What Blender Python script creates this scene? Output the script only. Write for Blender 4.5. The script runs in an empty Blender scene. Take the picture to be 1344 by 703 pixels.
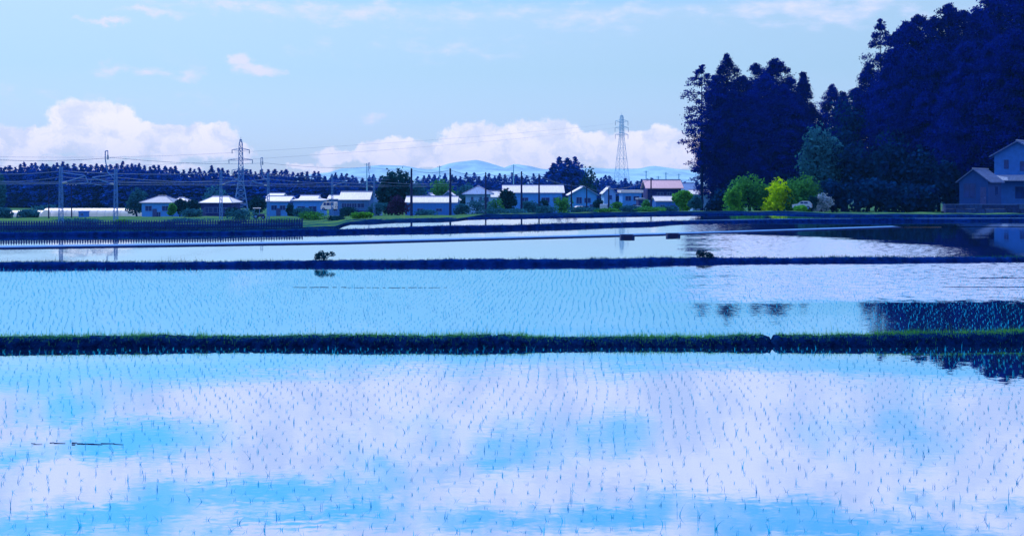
import bpy, math, random
import numpy as np
from mathutils import Vector, Matrix

sc = bpy.context.scene
COL = sc.collection
R = math.radians

# ------------------------------------------------------------------ camera
FPX, HOR, CAMH = 1400.0, 243.0, 3.0          # focal length in photo pixels, horizon row, eye height over the water
cam_d = bpy.data.cameras.new("camera")
cam_d.sensor_width = 36.0
cam_d.lens = FPX / 1344.0 * 36.0
cam_d.shift_y = -(351.5 - HOR) / 1344.0
cam_d.clip_start = 0.1
cam_d.clip_end = 20000
cam = bpy.data.objects.new("camera", cam_d)
COL.objects.link(cam)
cam.location = (0, 0, CAMH)
cam.rotation_euler = (R(90), 0, 0)
sc.camera = cam

# ------------------------------------------------------------------ exposure
sc.view_settings.view_transform = 'Standard'
sc.view_settings.look = 'None'
sc.view_settings.exposure = 0.0
sc.view_settings.gamma = 1.0
sc.render.engine = 'CYCLES'
sc.cycles.max_bounces = 6
sc.cycles.diffuse_bounces = 2
sc.cycles.glossy_bounces = 3
sc.cycles.transmission_bounces = 2
sc.cycles.volume_bounces = 0
sc.cycles.transparent_max_bounces = 6
sc.cycles.use_denoising = True
sc.cycles.caustics_reflective = False
sc.cycles.caustics_refractive = False

# ------------------------------------------------------------------ sky
SUN_EL, SUN_AZ = R(46), R(-28)               # azimuth from the view direction, negative = left
class NT:
    """tiny node-tree helper"""
    def __init__(s, tree): s.t = tree; s.n = tree.nodes; s.l = tree.links
    def node(s, kind, **kw):
        n = s.n.new(kind)
        for k, v in kw.items(): setattr(n, k, v)
        return n
    def put(s, sock, v):
        if v is None: return
        if isinstance(v, bpy.types.NodeSocket): s.l.new(v, sock)
        else: sock.default_value = v
    def math(s, op, a, b=None, c=None, clamp=False):
        n = s.node('ShaderNodeMath', operation=op, use_clamp=clamp)
        for i, v in enumerate((a, b, c)):
            s.put(n.inputs[i], v)
        return n.outputs[0]
    def vmath(s, op, a, b=None, c=None):
        n = s.node('ShaderNodeVectorMath', operation=op)
        for i, v in enumerate((a, b, c)):
            if v is not None: s.put(n.inputs[i], v)
        return n.outputs['Value'] if op in ('LENGTH', 'DOT_PRODUCT', 'DISTANCE') else n.outputs[0]
    def noise(s, vec, scale, detail=4.0, rough=0.5, dist=0.0, out='Fac'):
        n = s.node('ShaderNodeTexNoise')
        s.put(n.inputs['Vector'], vec)
        n.inputs['Scale'].default_value = scale; n.inputs['Detail'].default_value = detail
        n.inputs['Roughness'].default_value = rough; n.inputs['Distortion'].default_value = dist
        return n.outputs[0] if out == 'Fac' else n.outputs[1]
    def mix(s, fac, a, b, mode='MIX'):
        n = s.node('ShaderNodeMix', data_type='RGBA', blend_type=mode)
        s.put(n.inputs[0], fac); s.put(n.inputs[6], a); s.put(n.inputs[7], b)
        return n.outputs[2]
    def smooth(s, v, lo, hi, a=0.0, b=1.0):
        n = s.node('ShaderNodeMapRange', interpolation_type='SMOOTHSTEP')
        s.put(n.inputs[0], v)
        for i, q in enumerate((lo, hi, a, b)): s.put(n.inputs[i + 1], q)
        return n.outputs[0]
    def comb(s, x, y, z):
        n = s.node('ShaderNodeCombineXYZ')
        for i, v in enumerate((x, y, z)): s.put(n.inputs[i], v)
        return n.outputs[0]
    def sep(s, v):
        n = s.node('ShaderNodeSeparateXYZ'); s.put(n.inputs[0], v); return n.outputs
    def ramp(s, fac, stops):
        n = s.node('ShaderNodeValToRGB'); s.put(n.inputs[0], fac)
        e = n.color_ramp.elements
        while len(e) < len(stops): e.new(0.5)
        for i, (p, c) in enumerate(stops): e[i].position = p; e[i].color = (*c, 1)
        return n.outputs[0]

world = bpy.data.worlds.new("World")
sc.world = world
world.use_nodes = True
world.node_tree.nodes.clear()
W = NT(world.node_tree)
SKY_STRENGTH = 0.1

def sky_dir(px, y):
    az = math.atan((px - 672) / FPX)
    return az, math.atan((HOR - y) / FPX * math.cos(az))

geo = W.node('ShaderNodeTexCoord').outputs['Generated']
dx, dy, dz = W.sep(W.vmath('NORMALIZE', geo))
az = W.math('ARCTAN2', dx, dy)
el = W.math('ARCSINE', dz)
P2 = W.comb(az, el, 0.0)
# billowing of the cloud outlines
warp = W.vmath('SUBTRACT', W.noise(P2, 26.0, 6.0, 0.62, 0, 'Color'), (0.5, 0.5, 0.5))
warp = W.vmath('MULTIPLY', warp, (0.060, 0.034, 0.0))
PW = W.vmath('ADD', P2, warp)
def blob_field(blobs, vec):
    acc = None
    for (px, y, rx, ry, wgt) in blobs:
        a, e = sky_dir(px, y)
        v = W.vmath('SUBTRACT', vec, (a, e, 0))
        v = W.vmath('MULTIPLY', v, (FPX / rx, FPX / ry, 0))
        f = W.math('MULTIPLY_ADD', W.vmath('LENGTH', v), -wgt, wgt)
        acc = f if acc is None else W.math('SMOOTH_MAX', acc, f, 0.08)
    return acc
cumulus = blob_field([
    (118, 172, 62, 40, 1), (45, 184, 80, 26, .9), (200, 186, 85, 26, .9), (268, 186, 55, 22, .8), (-40, 186, 90, 26, .9),
    (310, 205, 40, 14, .5), (60, 214, 120, 8, .5), (200, 216, 100, 7, .35),
    (705, 188, 78, 36, 1), (622, 190, 52, 32, 1), (505, 199, 40, 22, .9), (560, 203, 75, 18, .9), (450, 204, 40, 14, .6),
    (770, 196, 80, 28, 1), (868, 198, 70, 30, 1), (960, 200, 110, 28, 1), (1150, 200, 160, 26, .9), (640, 210, 240, 14, .8),
    (410, 217, 36, 6, .6)], PW)
wisps = blob_field([
    (311, 79, 22, 15, 1.0), (338, 92, 36, 11, .95), (322, 88, 30, 12, .8), (150, 93, 40, 15, .65), (190, 96, 34, 11, .6), (245, 96, 28, 13, .55), (490, 152, 26, 13, .55), (135, 27, 34, 5, .7),
    (400, 82, 12, 8, .3), (447, 72, 10, 7, .28), (306, 152, 14, 14, .35), (232, 152, 24, 9, .22), (195, 14, 60, 9, .6),
    (290, 6, 150, 12, .5), (470, 14, 240, 20, .42), (760, 20, 260, 26, .34), (1080, 14, 200, 34, .46), (560, 60, 220, 20, .22), (100, 128, 160, 14, .2)], PW)
fluff = W.noise(P2, 60.0, 6.0, 0.6)
cum_a = W.smooth(W.math('ADD', cumulus, W.math('MULTIPLY_ADD', fluff, 0.5, -0.25)), 0.02, 0.22)
streak = W.noise(W.vmath('MULTIPLY', P2, (1.0, 2.6, 1.0)), 30.0, 6.0, 0.62)
wis_a = W.smooth(W.math('ADD', wisps, W.math('MULTIPLY_ADD', streak, 1.3, -0.70)), 0.0, 0.70)
# the stratocumulus sheet higher up, seen in the flooded fields
PS = W.vmath('MULTIPLY', P2, (1.0, 1.9, 1.0))
sheet_n = W.noise(PS, 8.0, 3.0, 0.5, 0.3)
gaps = blob_field([(680, -124, 170, 30, .50), (640, -150, 120, 22, .42), (85, -86, 75, 20, .6), (150, -130, 170, 22, .78), (10, -150, 120, 18, .7), (70, -20, 190, 16, .5), (1215, -128, 45, 22, .22),
                   (330, -200, 180, 26, .85), (120, -234, 240, 22, .9), (690, -228, 320, 18, .75), (1010, -216, 190, 20, .75), (1330, -220, 150, 20, .75),
                   (400, -229, 460, 14, .7), (1150, -248, 420, 30, .8)], PW)
gap_f = W.smooth(W.math('ADD', gaps, W.math('MULTIPLY_ADD', W.noise(P2, 13.0, 4.0, .55), 1.8, -0.9)), -0.6, 1.1)
band = W.smooth(el, R(9.9), R(12.2))
hi = W.smooth(el, R(19.0), R(26.0))
sheet_lvl = W.math('SUBTRACT', W.math('MULTIPLY_ADD', band, 0.86, -0.36), W.math('MULTIPLY', hi, 0.36))
sheet_f = W.math('ADD', W.math('SUBTRACT', sheet_n, 0.5), sheet_lvl)
sheet_f = W.math('SUBTRACT', sheet_f, W.math('MULTIPLY', gap_f, 0.78))
sheet_a = W.math('MULTIPLY', W.smooth(sheet_f, -0.26, 0.44), 0.95)

nish = W.node('ShaderNodeTexSky', sky_type='NISHITA', sun_disc=False)
nish.sun_elevation = SUN_EL
nish.sun_rotation = SUN_AZ
nish.air_density = 1.0; nish.dust_density = 0.6; nish.ozone_density = 2.0
SKY_TINT = [(0.0, (.44, .55, .92)), (0.05, (.42, .53, .82)), (0.10, (.50, .62, .70)), (0.155, (.60, .68, .74)), (0.185, (.26, .62, .88)), (0.25, (.16, .62, .96)), (0.5, (.26, .72, 1.0)), (1.0, (.25, .65, 1.0))]
SKY_MEAN = [(0.0, (.30, .355, .46)), (0.05, (.255, .33, .445)), (0.10, (.205, .30, .44)), (0.155, (.225, .325, .45)), (0.18, (.085, .275, .51)), (0.23, (.075, .26, .505)), (0.33, (.06, .24, .52)), (1.0, (.05, .19, .50))]
ev = W.math('MULTIPLY', el, 1.0 / R(60), clamp=True)
SKY_GAIN = 2.0
clear = W.vmath('SCALE', W.vmath('MULTIPLY', nish.outputs[0], W.ramp(ev, SKY_TINT)))
clear.node.inputs['Scale'].default_value = SKY_GAIN
mean = W.vmath('SCALE', W.ramp(ev, SKY_MEAN))
mean.node.inputs['Scale'].default_value = .97 * SKY_GAIN / SKY_STRENGTH
clear = W.mix(0.6, clear, mean)
white = 1.0 / SKY_STRENGTH
shade_n = W.noise(P2, 16.0, 5.0, 0.6)
cl_lo, cl_hi = (.60 * white, .66 * white, 1.02 * white, 1), (.84 * white, .82 * white, 1.20 * white, 1)
cloud_col = W.mix(W.smooth(shade_n, 0.33, 0.62), cl_lo, cl_hi)
sky = W.mix(sheet_a, clear, cloud_col)
sky = W.mix(wis_a, sky, (.80 * white, .84 * white, 1.15 * white, 1))
low_col = W.mix(W.smooth(W.noise(PW, 30.0, 6.0, 0.62), 0.34, 0.58), (.76 * white, .82 * white, 1.05 * white, 1), (1.06 * white, 1.02 * white, 1.2 * white, 1))
sky = W.mix(W.math('MULTIPLY', cum_a, 0.95), sky, low_col)
bg = W.node('ShaderNodeBackground')
W.put(bg.inputs['Color'], sky)
bg.inputs['Strength'].default_value = SKY_STRENGTH
W.l.new(bg.outputs[0], W.node('ShaderNodeOutputWorld').inputs['Surface'])

# ------------------------------------------------------------------ sun
sun_d = bpy.data.lights.new("sun", 'SUN')
sun_d.energy = 3.0
sun_d.angle = R(0.5)
sun_d.color = (1.0, 0.95, 0.88)
sun = bpy.data.objects.new("sun", sun_d)
COL.objects.link(sun)
to_sun = Vector((math.sin(SUN_AZ) * math.cos(SUN_EL), math.cos(SUN_AZ) * math.cos(SUN_EL), math.sin(SUN_EL)))
sun.rotation_euler = to_sun.to_track_quat('Z', 'Y').to_euler()
sun.location = (-40, 40, 70)

# ================================================================== helpers
rng = np.random.default_rng(7)
random.seed(7)

def wx(px, D): return (px - 672.0) * D / FPX
def wz(y, D): return CAMH - (y - HOR) * D / FPX
def lerp_line(pts, x):
    xs = [p[0] for p in pts]; ys = [p[1] for p in pts]
    return float(np.interp(x, xs, ys))
def depth(y, z=0.0): return (CAMH - z) * FPX / (y - HOR)

MATS = {}
def principled(name):
    m = bpy.data.materials.new(name); m.use_nodes = True
    t = NT(m.node_tree); b = m.node_tree.nodes['Principled BSDF']
    b.inputs['Specular IOR Level'].default_value = 0.2
    return m, t, b
def mat(name, col, rough=0.8, var=0.25, scale=3.0, bump=0.0, bscale=None, spec=0.2, metal=0.0, stretch=(1, 1, 1), rand=0.0):
    if name in MATS: return MATS[name]
    m, t, b = principled(name)
    co = t.vmath('MULTIPLY', t.node('ShaderNodeTexCoord').outputs['Object'], stretch)
    n = t.noise(co, scale, 5.0, 0.6)
    lo = tuple(c * (1 - var) for c in col); hi_ = tuple(min(1, c * (1 + var)) for c in col)
    c = t.mix(t.smooth(n, 0.3, 0.7), (*lo, 1), (*hi_, 1))
    if rand:
        r = t.node('ShaderNodeObjectInfo').outputs['Random']
        f = t.math('MULTIPLY_ADD', r, 2 * rand, 1 - rand)
        c = t.vmath('SCALE', c); c.node.inputs['Scale'].default_value = 1; t.l.new(f, c.node.inputs['Scale'])
    t.put(b.inputs['Base Color'], c)
    b.inputs['Roughness'].default_value = rough
    b.inputs['Metallic'].default_value = metal
    b.inputs['Specular IOR Level'].default_value = spec
    if bump:
        bp = t.node('ShaderNodeBump'); bp.inputs['Strength'].default_value = 1.0; bp.inputs['Distance'].default_value = bump
        t.put(bp.inputs['Height'], t.noise(co, bscale or scale * 4, 4.0, 0.6)); t.put(b.inputs['Normal'], bp.outputs[0])
    MATS[name] = m
    return m
def leaf_mat(name, dark, light, trans=0.25, rand=0.12):
    """leaves: every leaf clump its own tone between two greens, part of the light passing through"""
    if name in MATS: return MATS[name]
    m = bpy.data.materials.new(name); m.use_nodes = True
    m.node_tree.nodes.clear(); t = NT(m.node_tree)
    g = t.node('ShaderNodeNewGeometry')
    isl = g.outputs['Random Per Island']
    n = t.noise(t.node('ShaderNodeTexCoord').outputs['Object'], 0.45, 3.0, 0.6)
    f = t.math('ADD', t.math('MULTIPLY', isl, 0.55), t.math('MULTIPLY', t.smooth(n, 0.35, 0.65), 0.45))
    c = t.mix(f, (*dark, 1), (*light, 1))
    r = t.node('ShaderNodeObjectInfo').outputs['Random']
    c = t.vmath('SCALE', c); t.l.new(t.math('MULTIPLY_ADD', r, 2 * rand, 1 - rand), c.node.inputs['Scale'])
    d = t.node('ShaderNodeBsdfDiffuse'); tr = t.node('ShaderNodeBsdfTranslucent')
    t.put(d.inputs[0], c); t.put(tr.inputs[0], c)
    mx = t.node('ShaderNodeMixShader'); mx.inputs[0].default_value = trans
    t.l.new(d.outputs[0], mx.inputs[1]); t.l.new(tr.outputs[0], mx.inputs[2])
    t.l.new(mx.outputs[0], t.node('ShaderNodeOutputMaterial').inputs[0])
    MATS[name] = m
    return m

def link_mesh(name, me, parent=None):
    o = bpy.data.objects.new(name, me); COL.objects.link(o)
    if parent is not None: o.parent = parent
    return o
def tag(o, label=None, cat=None, group=None, kind=None):
    for k, v in (('label', label), ('category', cat), ('group', group), ('kind', kind)):
        if v: o[k] = v
    return o
def thing(name, label, cat, loc=(0, 0, 0), rz=0.0, group=None, scale=1.0):
    o = bpy.data.objects.new(name, None); COL.objects.link(o)
    o.empty_display_size = 0.2
    o.location = loc; o.rotation_euler = (0, 0, rz); o.scale = (scale,) * 3
    return tag(o, label, cat, group)
KIDS = {}
def kids(o): return KIDS.get(o.name, [])
def copy_tree(o, parent=None):
    c = o.copy(); COL.objects.link(c); c.parent = parent
    for ch in kids(o):
        k = copy_tree(ch, c); KIDS.setdefault(c.name, []).append(k)
    return c

class MB:
    """collects simple solids and links them as one mesh object"""
    def __init__(s): s.v = []; s.f = []
    def add(s, vs, fs):
        k = len(s.v); s.v.extend(tuple(p) for p in vs); s.f.extend(tuple(i + k for i in f) for f in fs); return s
    def box(s, x0, x1, y0, y1, z0, z1, top=1.0):
        cx, cy = (x0 + x1) / 2, (y0 + y1) / 2
        vs = [(x0, y0, z0), (x1, y0, z0), (x1, y1, z0), (x0, y1, z0)]
        vs += [(cx + (x - cx) * top, cy + (y - cy) * top, z1) for x, y, _ in vs]
        return s.add(vs, [(3, 2, 1, 0), (4, 5, 6, 7), (0, 1, 5, 4), (1, 2, 6, 5), (2, 3, 7, 6), (3, 0, 4, 7)])
    def bar(s, a, b, r0, r1=None, n=5):
        a, b = Vector(a), Vector(b); r1 = r0 if r1 is None else r1
        d = (b - a)
        if d.length < 1e-6: return s
        q = d.to_track_quat('Z', 'Y')
        vs = []
        for p, r in ((a, r0), (b, r1)):
            for i in range(n):
                t = 2 * math.pi * i / n
                vs.append(p + q @ Vector((r * math.cos(t), r * math.sin(t), 0)))
        fs = [(i, (i + 1) % n, n + (i + 1) % n, n + i) for i in range(n)]
        fs += [tuple(range(n - 1, -1, -1)), tuple(range(n, 2 * n))]
        return s.add(vs, fs)
    def path(s, pts, rs, n=5):
        for i in range(len(pts) - 1): s.bar(pts[i], pts[i + 1], rs[i], rs[i + 1], n)
        return s
    def prism(s, prof, y0, y1):
        """profile in x,z extruded along y"""
        n = len(prof)
        vs = [(x, y0, z) for x, z in prof] + [(x, y1, z) for x, z in prof]
        fs = [tuple(range(n)), tuple(range(2 * n - 1, n - 1, -1))]
        fs += [((i + 1) % n, i, n + i, n + (i + 1) % n) for i in range(n)]
        return s.add(vs, fs)
    def prism_x(s, prof, x0, x1):
        n = len(prof)
        vs = [(x0, y, z) for y, z in prof] + [(x1, y, z) for y, z in prof]
        fs = [tuple(range(n - 1, -1, -1)), tuple(range(n, 2 * n))]
        fs += [(i, (i + 1) % n, n + (i + 1) % n, n + i) for i in range(n)]
        return s.add(vs, fs)
    def lathe(s, prof, n=10, c=(0, 0)):
        k = len(prof); vs = []
        for r, z in prof:
            for i in range(n):
                t = 2 * math.pi * i / n; vs.append((c[0] + r * math.cos(t), c[1] + r * math.sin(t), z))
        fs = [(j * n + i, j * n + (i + 1) % n, (j + 1) * n + (i + 1) % n, (j + 1) * n + i) for j in range(k - 1) for i in range(n)]
        return s.add(vs, fs)
    def mesh(s, name, m, smooth=False):
        me = bpy.data.meshes.new(name); me.from_pydata(s.v, [], s.f); me.materials.append(m)
        if smooth: me.polygons.foreach_set('use_smooth', [True] * len(me.polygons))
        me.update(); return me
    def build(s, name, m, parent=None, smooth=False):
        o = link_mesh(name, s.mesh(name, m, smooth), parent)
        if parent is not None: KIDS.setdefault(parent.name, []).append(o)
        return o
def shared(name, me, parent, loc=(0, 0, 0), rz=0.0):
    o = link_mesh(name, me, parent); o.location = loc; o.rotation_euler = (0, 0, rz)
    KIDS.setdefault(parent.name, []).append(o)
    return o

def np_mesh(name, verts, faces, m, smooth=False):
    """verts (n,3), faces (k,3 or 4) as numpy arrays"""
    me = bpy.data.meshes.new(name)
    n, k = len(verts), len(faces); s = faces.shape[1]
    me.vertices.add(n); me.vertices.foreach_set('co', np.ascontiguousarray(verts, dtype=np.float32).ravel())
    me.loops.add(k * s); me.loops.foreach_set('vertex_index', np.ascontiguousarray(faces, dtype=np.int32).ravel())
    me.polygons.add(k); me.polygons.foreach_set('loop_start', np.arange(0, k * s, s, dtype=np.int32))
    try: me.polygons.foreach_set('loop_total', np.full(k, s, dtype=np.int32))
    except Exception: pass
    if smooth: me.polygons.foreach_set('use_smooth', np.ones(k, dtype=bool))
    me.materials.append(m); me.update(calc_edges=True); me.validate()
    return me
def leaves(centres, sizes, rg, outward=None, bias=0.6, aspect=1.7):
    """one bent-free leaf-clump quad at every centre"""
    n = len(centres)
    d = rg.normal(size=(n, 3)); d /= np.linalg.norm(d, axis=1)[:, None]
    if outward is not None:
        d = d * (1 - bias) + outward * bias
        d /= np.linalg.norm(d, axis=1)[:, None] + 1e-9
    h = rg.normal(size=(n, 3)); u = np.cross(d, h); u /= np.linalg.norm(u, axis=1)[:, None] + 1e-9
    v = np.cross(d, u)
    s = np.asarray(sizes)[:, None]
    a = u * s * aspect * .5; b = v * s * .5
    V = np.stack([centres - a, centres - b * .8 + a * .1, centres + a, centres + b], axis=1).reshape(-1, 3)
    F = np.arange(4 * n).reshape(n, 4)
    return V, F

# ================================================================== ground line
EDGE = [(-3000, 330), (-400, 315), (0, 308.3), (280, 306), (390, 303.2), (440, 301), (456, 294), (520, 291.5), (600, 289.5), (640, 284), (900, 279.8), (1040, 279.8),
        (1100, 283.5), (1344, 284), (1800, 286), (4600, 292)]
Y180 = [(-800, 289), (0, 287), (450, 284), (700, 280.5), (900, 278.6), (1344, 278)]
Y280 = [(-800, 286), (0, 284), (450, 282.5), (700, 279), (900, 276.5), (1344, 276)]
def gz(px, D):
    de = depth(lerp_line(EDGE, px))
    if D <= de - 0.8: return -0.45
    z180 = wz(lerp_line(Y180, px), 180); z280 = wz(lerp_line(Y280, px), 280)
    return float(np.interp(D, [de - .8, de, de + .8, 180, 280, 450, 700, 4000], [-.45, 0.08, 0.20, z180, z280, min(-5.5, z280 - .2), -6.5, -6.5]))
def gp(px, D, dz=0.0):
    return (wx(px, D), D, gz(px, D) + dz)

# ================================================================== the setting: land, water, banks
def ground_material():
    m, t, b = principled("ground")
    co = t.node('ShaderNodeTexCoord').outputs['Object']
    x, y, z = t.sep(co)
    n1 = t.noise(t.vmath('MULTIPLY', co, (.03, .22, .1)), 1.0, 4, .6)      # field strips running across
    n2 = t.noise(co, .9, 6, .65)
    g = t.ramp(t.math('MULTIPLY_ADD', t.math('ADD', t.math('MULTIPLY', n1, .72), t.math('MULTIPLY', n2, .28)), 1.9, -.45),
               [(.34, (.004, .060, .11)), (.44, (.012, .11, .10)), (.51, (.11, .25, .06)), (.58, (.02, .13, .11)), (.68, (.10, .22, .07))])
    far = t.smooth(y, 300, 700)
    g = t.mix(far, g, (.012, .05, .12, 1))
    t.put(b.inputs['Base Color'], g); b.inputs['Roughness'].default_value = .9; b.inputs['Specular IOR Level'].default_value = 0
    bp = t.node('ShaderNodeBump'); bp.inputs['Distance'].default_value = .15
    t.put(bp.inputs['Height'], t.noise(co, 2.2, 5, .7)); t.put(b.inputs['Normal'], bp.outputs[0])
    return m
def build_ground():
    pxs = np.concatenate([np.arange(-4200, -200, 160), np.arange(-200, 1560, 10), np.arange(1560, 5600, 160)])
    offs = [-1.6, -.8, -.4, 0, .4, .8, 2, 5, 10, 18, 30, 45, 60, 80, 105, 135, 165, 200, 260, 340, 480, 700, 1100, 1800, 3150]
    V = []
    for px in pxs:
        de = depth(lerp_line(EDGE, px))
        for o in offs:
            D = de + o
            z = gz(px, D) + (0 if o < .8 else .05 * math.sin(px * .13 + o * 1.7) * min(1, o / 3) + .03 * math.sin(px * .71 - o))
            V.append((wx(px, D), D, z))
    V = np.array(V); nr = len(offs)
    i, j = np.meshgrid(np.arange(len(pxs) - 1), np.arange(nr - 1), indexing='ij')
    a = (i * nr + j).ravel()
    F = np.stack([a, a + nr, a + nr + 1, a + 1], 1)
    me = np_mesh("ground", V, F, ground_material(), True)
    me.materials.append(mat("mud", (.002, .020, .10), .9, .3, 1.5, spec=0))
    me.polygons.foreach_set('material_index', (j.ravel() < 5).astype(np.int32))
    tag(link_mesh("ground", me), kind='structure')
    # the mud bed under the flooded fields, reaching past the camera to both sides
    tag(MB().box(-330, 330, -60, 118, -3.2, -2.4).build("field_bed", mat("mud", (.002, .020, .10), .9, .3, 1.5, spec=0)), kind='structure')
build_ground()

def water_material(name, slope, rough, patch=None, scale=(7, 16, 1), body=(.02, .10, .24), tint=(.80, .93, 1.0), bias=.75):
    m = bpy.data.materials.new(name); m.use_nodes = True; m.node_tree.nodes.clear(); t = NT(m.node_tree)
    co = t.node('ShaderNodeTexCoord').outputs['Object']
    x, y, z = t.sep(co)
    cs = t.vmath('MULTIPLY', co, scale)
    wob = t.noise(t.vmath('MULTIPLY', co, (.10, .35, 1)), 1.0, 4, .6)
    calm = t.math('MULTIPLY', slope, t.math('MULTIPLY_ADD', wob, 1.6, .2))
    s = calm; r = rough; k = 0.0
    if patch:
        # wind-ruffled areas: patch(x, y, wobble) -> 0..1
        k = patch(t, x, y, wob)
        k = t.math('MULTIPLY', k, t.smooth(t.noise(t.vmath('MULTIPLY', co, (2.2, 3.0, 1)), 1.0, 4, .7), .36, .60, .30, 1.0))
        s = t.math('ADD', calm, t.math('MULTIPLY', k, .18))
        r = t.math('MULTIPLY_ADD', k, .10, rough)
    n = t.vmath('SUBTRACT', t.noise(cs, 1.0, 3.0, .55, 0, 'Color'), (.5, .5, .5))
    n = t.vmath('MULTIPLY', n, (2.0, 2.0, 0))
    n2 = t.vmath('SCALE', n); t.put(n2.node.inputs['Scale'], s)
    nv = t.vmath('ADD', n2, (0, 0, 1))
    # at a grazing view one mostly sees the wavelet faces turned to the viewer, whatever side that is
    inc = t.vmath('MULTIPLY', t.node('ShaderNodeNewGeometry').outputs['Incoming'], (1, 1, 0))
    iv = t.vmath('SCALE', inc); t.put(iv.node.inputs['Scale'], t.math('MULTIPLY', s, bias))
    nor = t.vmath('NORMALIZE', t.vmath('ADD', nv, iv))
    gl = t.node('ShaderNodeBsdfGlossy'); t.put(gl.inputs['Color'], t.mix(k, (*tint, 1), (.82, .90, 1.0, 1)))
    t.put(gl.inputs['Roughness'], r); t.put(gl.inputs['Normal'], nor)
    df = t.node('ShaderNodeBsdfDiffuse'); df.inputs['Color'].default_value = (*body, 1)
    fr = t.node('ShaderNodeLayerWeight'); fr.inputs['Blend'].default_value = .5
    fac = t.smooth(fr.outputs['Facing'], .0, .75, .08, .97)
    mx = t.node('ShaderNodeMixShader'); t.put(mx.inputs[0], fac)
    t.l.new(df.outputs[0], mx.inputs[1]); t.l.new(gl.outputs[0], mx.inputs[2])
    t.l.new(mx.outputs[0], t.node('ShaderNodeOutputMaterial').inputs[0])
    return m
def patch2(t, x, y, w):
    ys = t.math('MULTIPLY_ADD', w, 5.0, t.math('MULTIPLY_ADD', t.noise(t.comb(x, t.math('MULTIPLY', y, 1.5), 0.0), 1.6, 3, .7), 3.0, t.math('SUBTRACT', y, 1.5)))
    a = t.math('MULTIPLY', t.smooth(ys, 29.2, 31.6), t.smooth(ys, 46, 43))
    q = t.math('DIVIDE', x, y)
    b_ = t.smooth(t.math('MULTIPLY_ADD', w, .16, q), .17, .36)
    calm = t.smooth(t.noise(t.comb(t.math('MULTIPLY', x, .09), t.math('MULTIPLY', y, .6), 3.0), 1.0, 3, .5), .62, .68, 1, .15)
    return t.math('MULTIPLY', calm, t.math('MULTIPLY', a, b_))
def patch3(t, x, y, w):
    q = t.math('DIVIDE', x, y)
    b_ = t.smooth(t.math('MULTIPLY_ADD', w, .12, q), .20, .28)
    ys = t.math('MULTIPLY_ADD', w, 9.0, t.math('MULTIPLY_ADD', q, 62.0, y))
    c = t.smooth(ys, 86.0, 80.0)
    return t.math('MULTIPLY', c, t.math('MULTIPLY', b_, t.smooth(q, .48, .36)))
def patch4(t, x, y, w):
    q = t.math('DIVIDE', x, y)
    return t.math('MULTIPLY', t.smooth(q, .13, .17), t.smooth(q, .30, .16, 0, .55))

L1 = [(-3000, 462), (0, 457.5), (672, 456), (1344, 453), (4300, 446)]
L2 = [(-3000, 356), (0, 351.5), (672, 348.5), (1344, 343.5), (4300, 335)]
L3 = [(-3000, 352), (0, 326.5), (450, 319.8), (894, 308), (1182, 298.6), (4300, 291)]
L4 = [(-3000, 320), (0, 310.8), (450, 306), (700, 299.8), (900, 294), (1050, 291.5), (1344, 290.6), (4300, 288)]
L5 = [(-3000, 300), (440, 292), (640, 287), (800, 284), (900, 282.4), (1000, 281.8), (1100, 284.2), (1344, 285)]
PXS = np.concatenate([np.arange(-3000, -120, 120), np.arange(-120, 1470, 6), np.arange(1470, 4300, 120)])
def curve_pts(line, off=0.0, a=-3000, b=4300, z=0.0):
    P = []
    for px in PXS:
        if a <= px <= b:
            D = depth(lerp_line(line, px)) + off
            P.append((wx(px, D - off), D, z))
    return np.array(P)
def water_sheet(name, near, far, m):
    V = np.concatenate([near, far]); n = len(near)
    i = np.arange(n - 1)
    F = np.stack([i, i + 1, n + i + 1, n + i], 1)
    return tag(link_mesh(name, np_mesh(name, V, F, m)), kind='structure')
def front_row():
    p = curve_pts(L1); p[:, 1] = -40; return p
water_sheet("paddy_water", front_row(), curve_pts(L1, .25), water_material("water_near", .0068, .012, bias=1.75))
water_sheet("paddy_water", curve_pts(L1, .3), curve_pts(L2, .25), water_material("water_second", .017, .05, patch2, tint=(.43, .79, 1.0)))
water_sheet("paddy_water", curve_pts(L2, .3), curve_pts(L3, .3), water_material("water_third", .009, .02, patch3))
water_sheet("paddy_water", curve_pts(L3, 1.5), curve_pts(L4, .4), water_material("water_fourth", .009, .02, patch4))
water_sheet("paddy_water", curve_pts(L4, .5, 420), curve_pts(EDGE, .2, 420), water_material("water_far", .010, .03))

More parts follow.
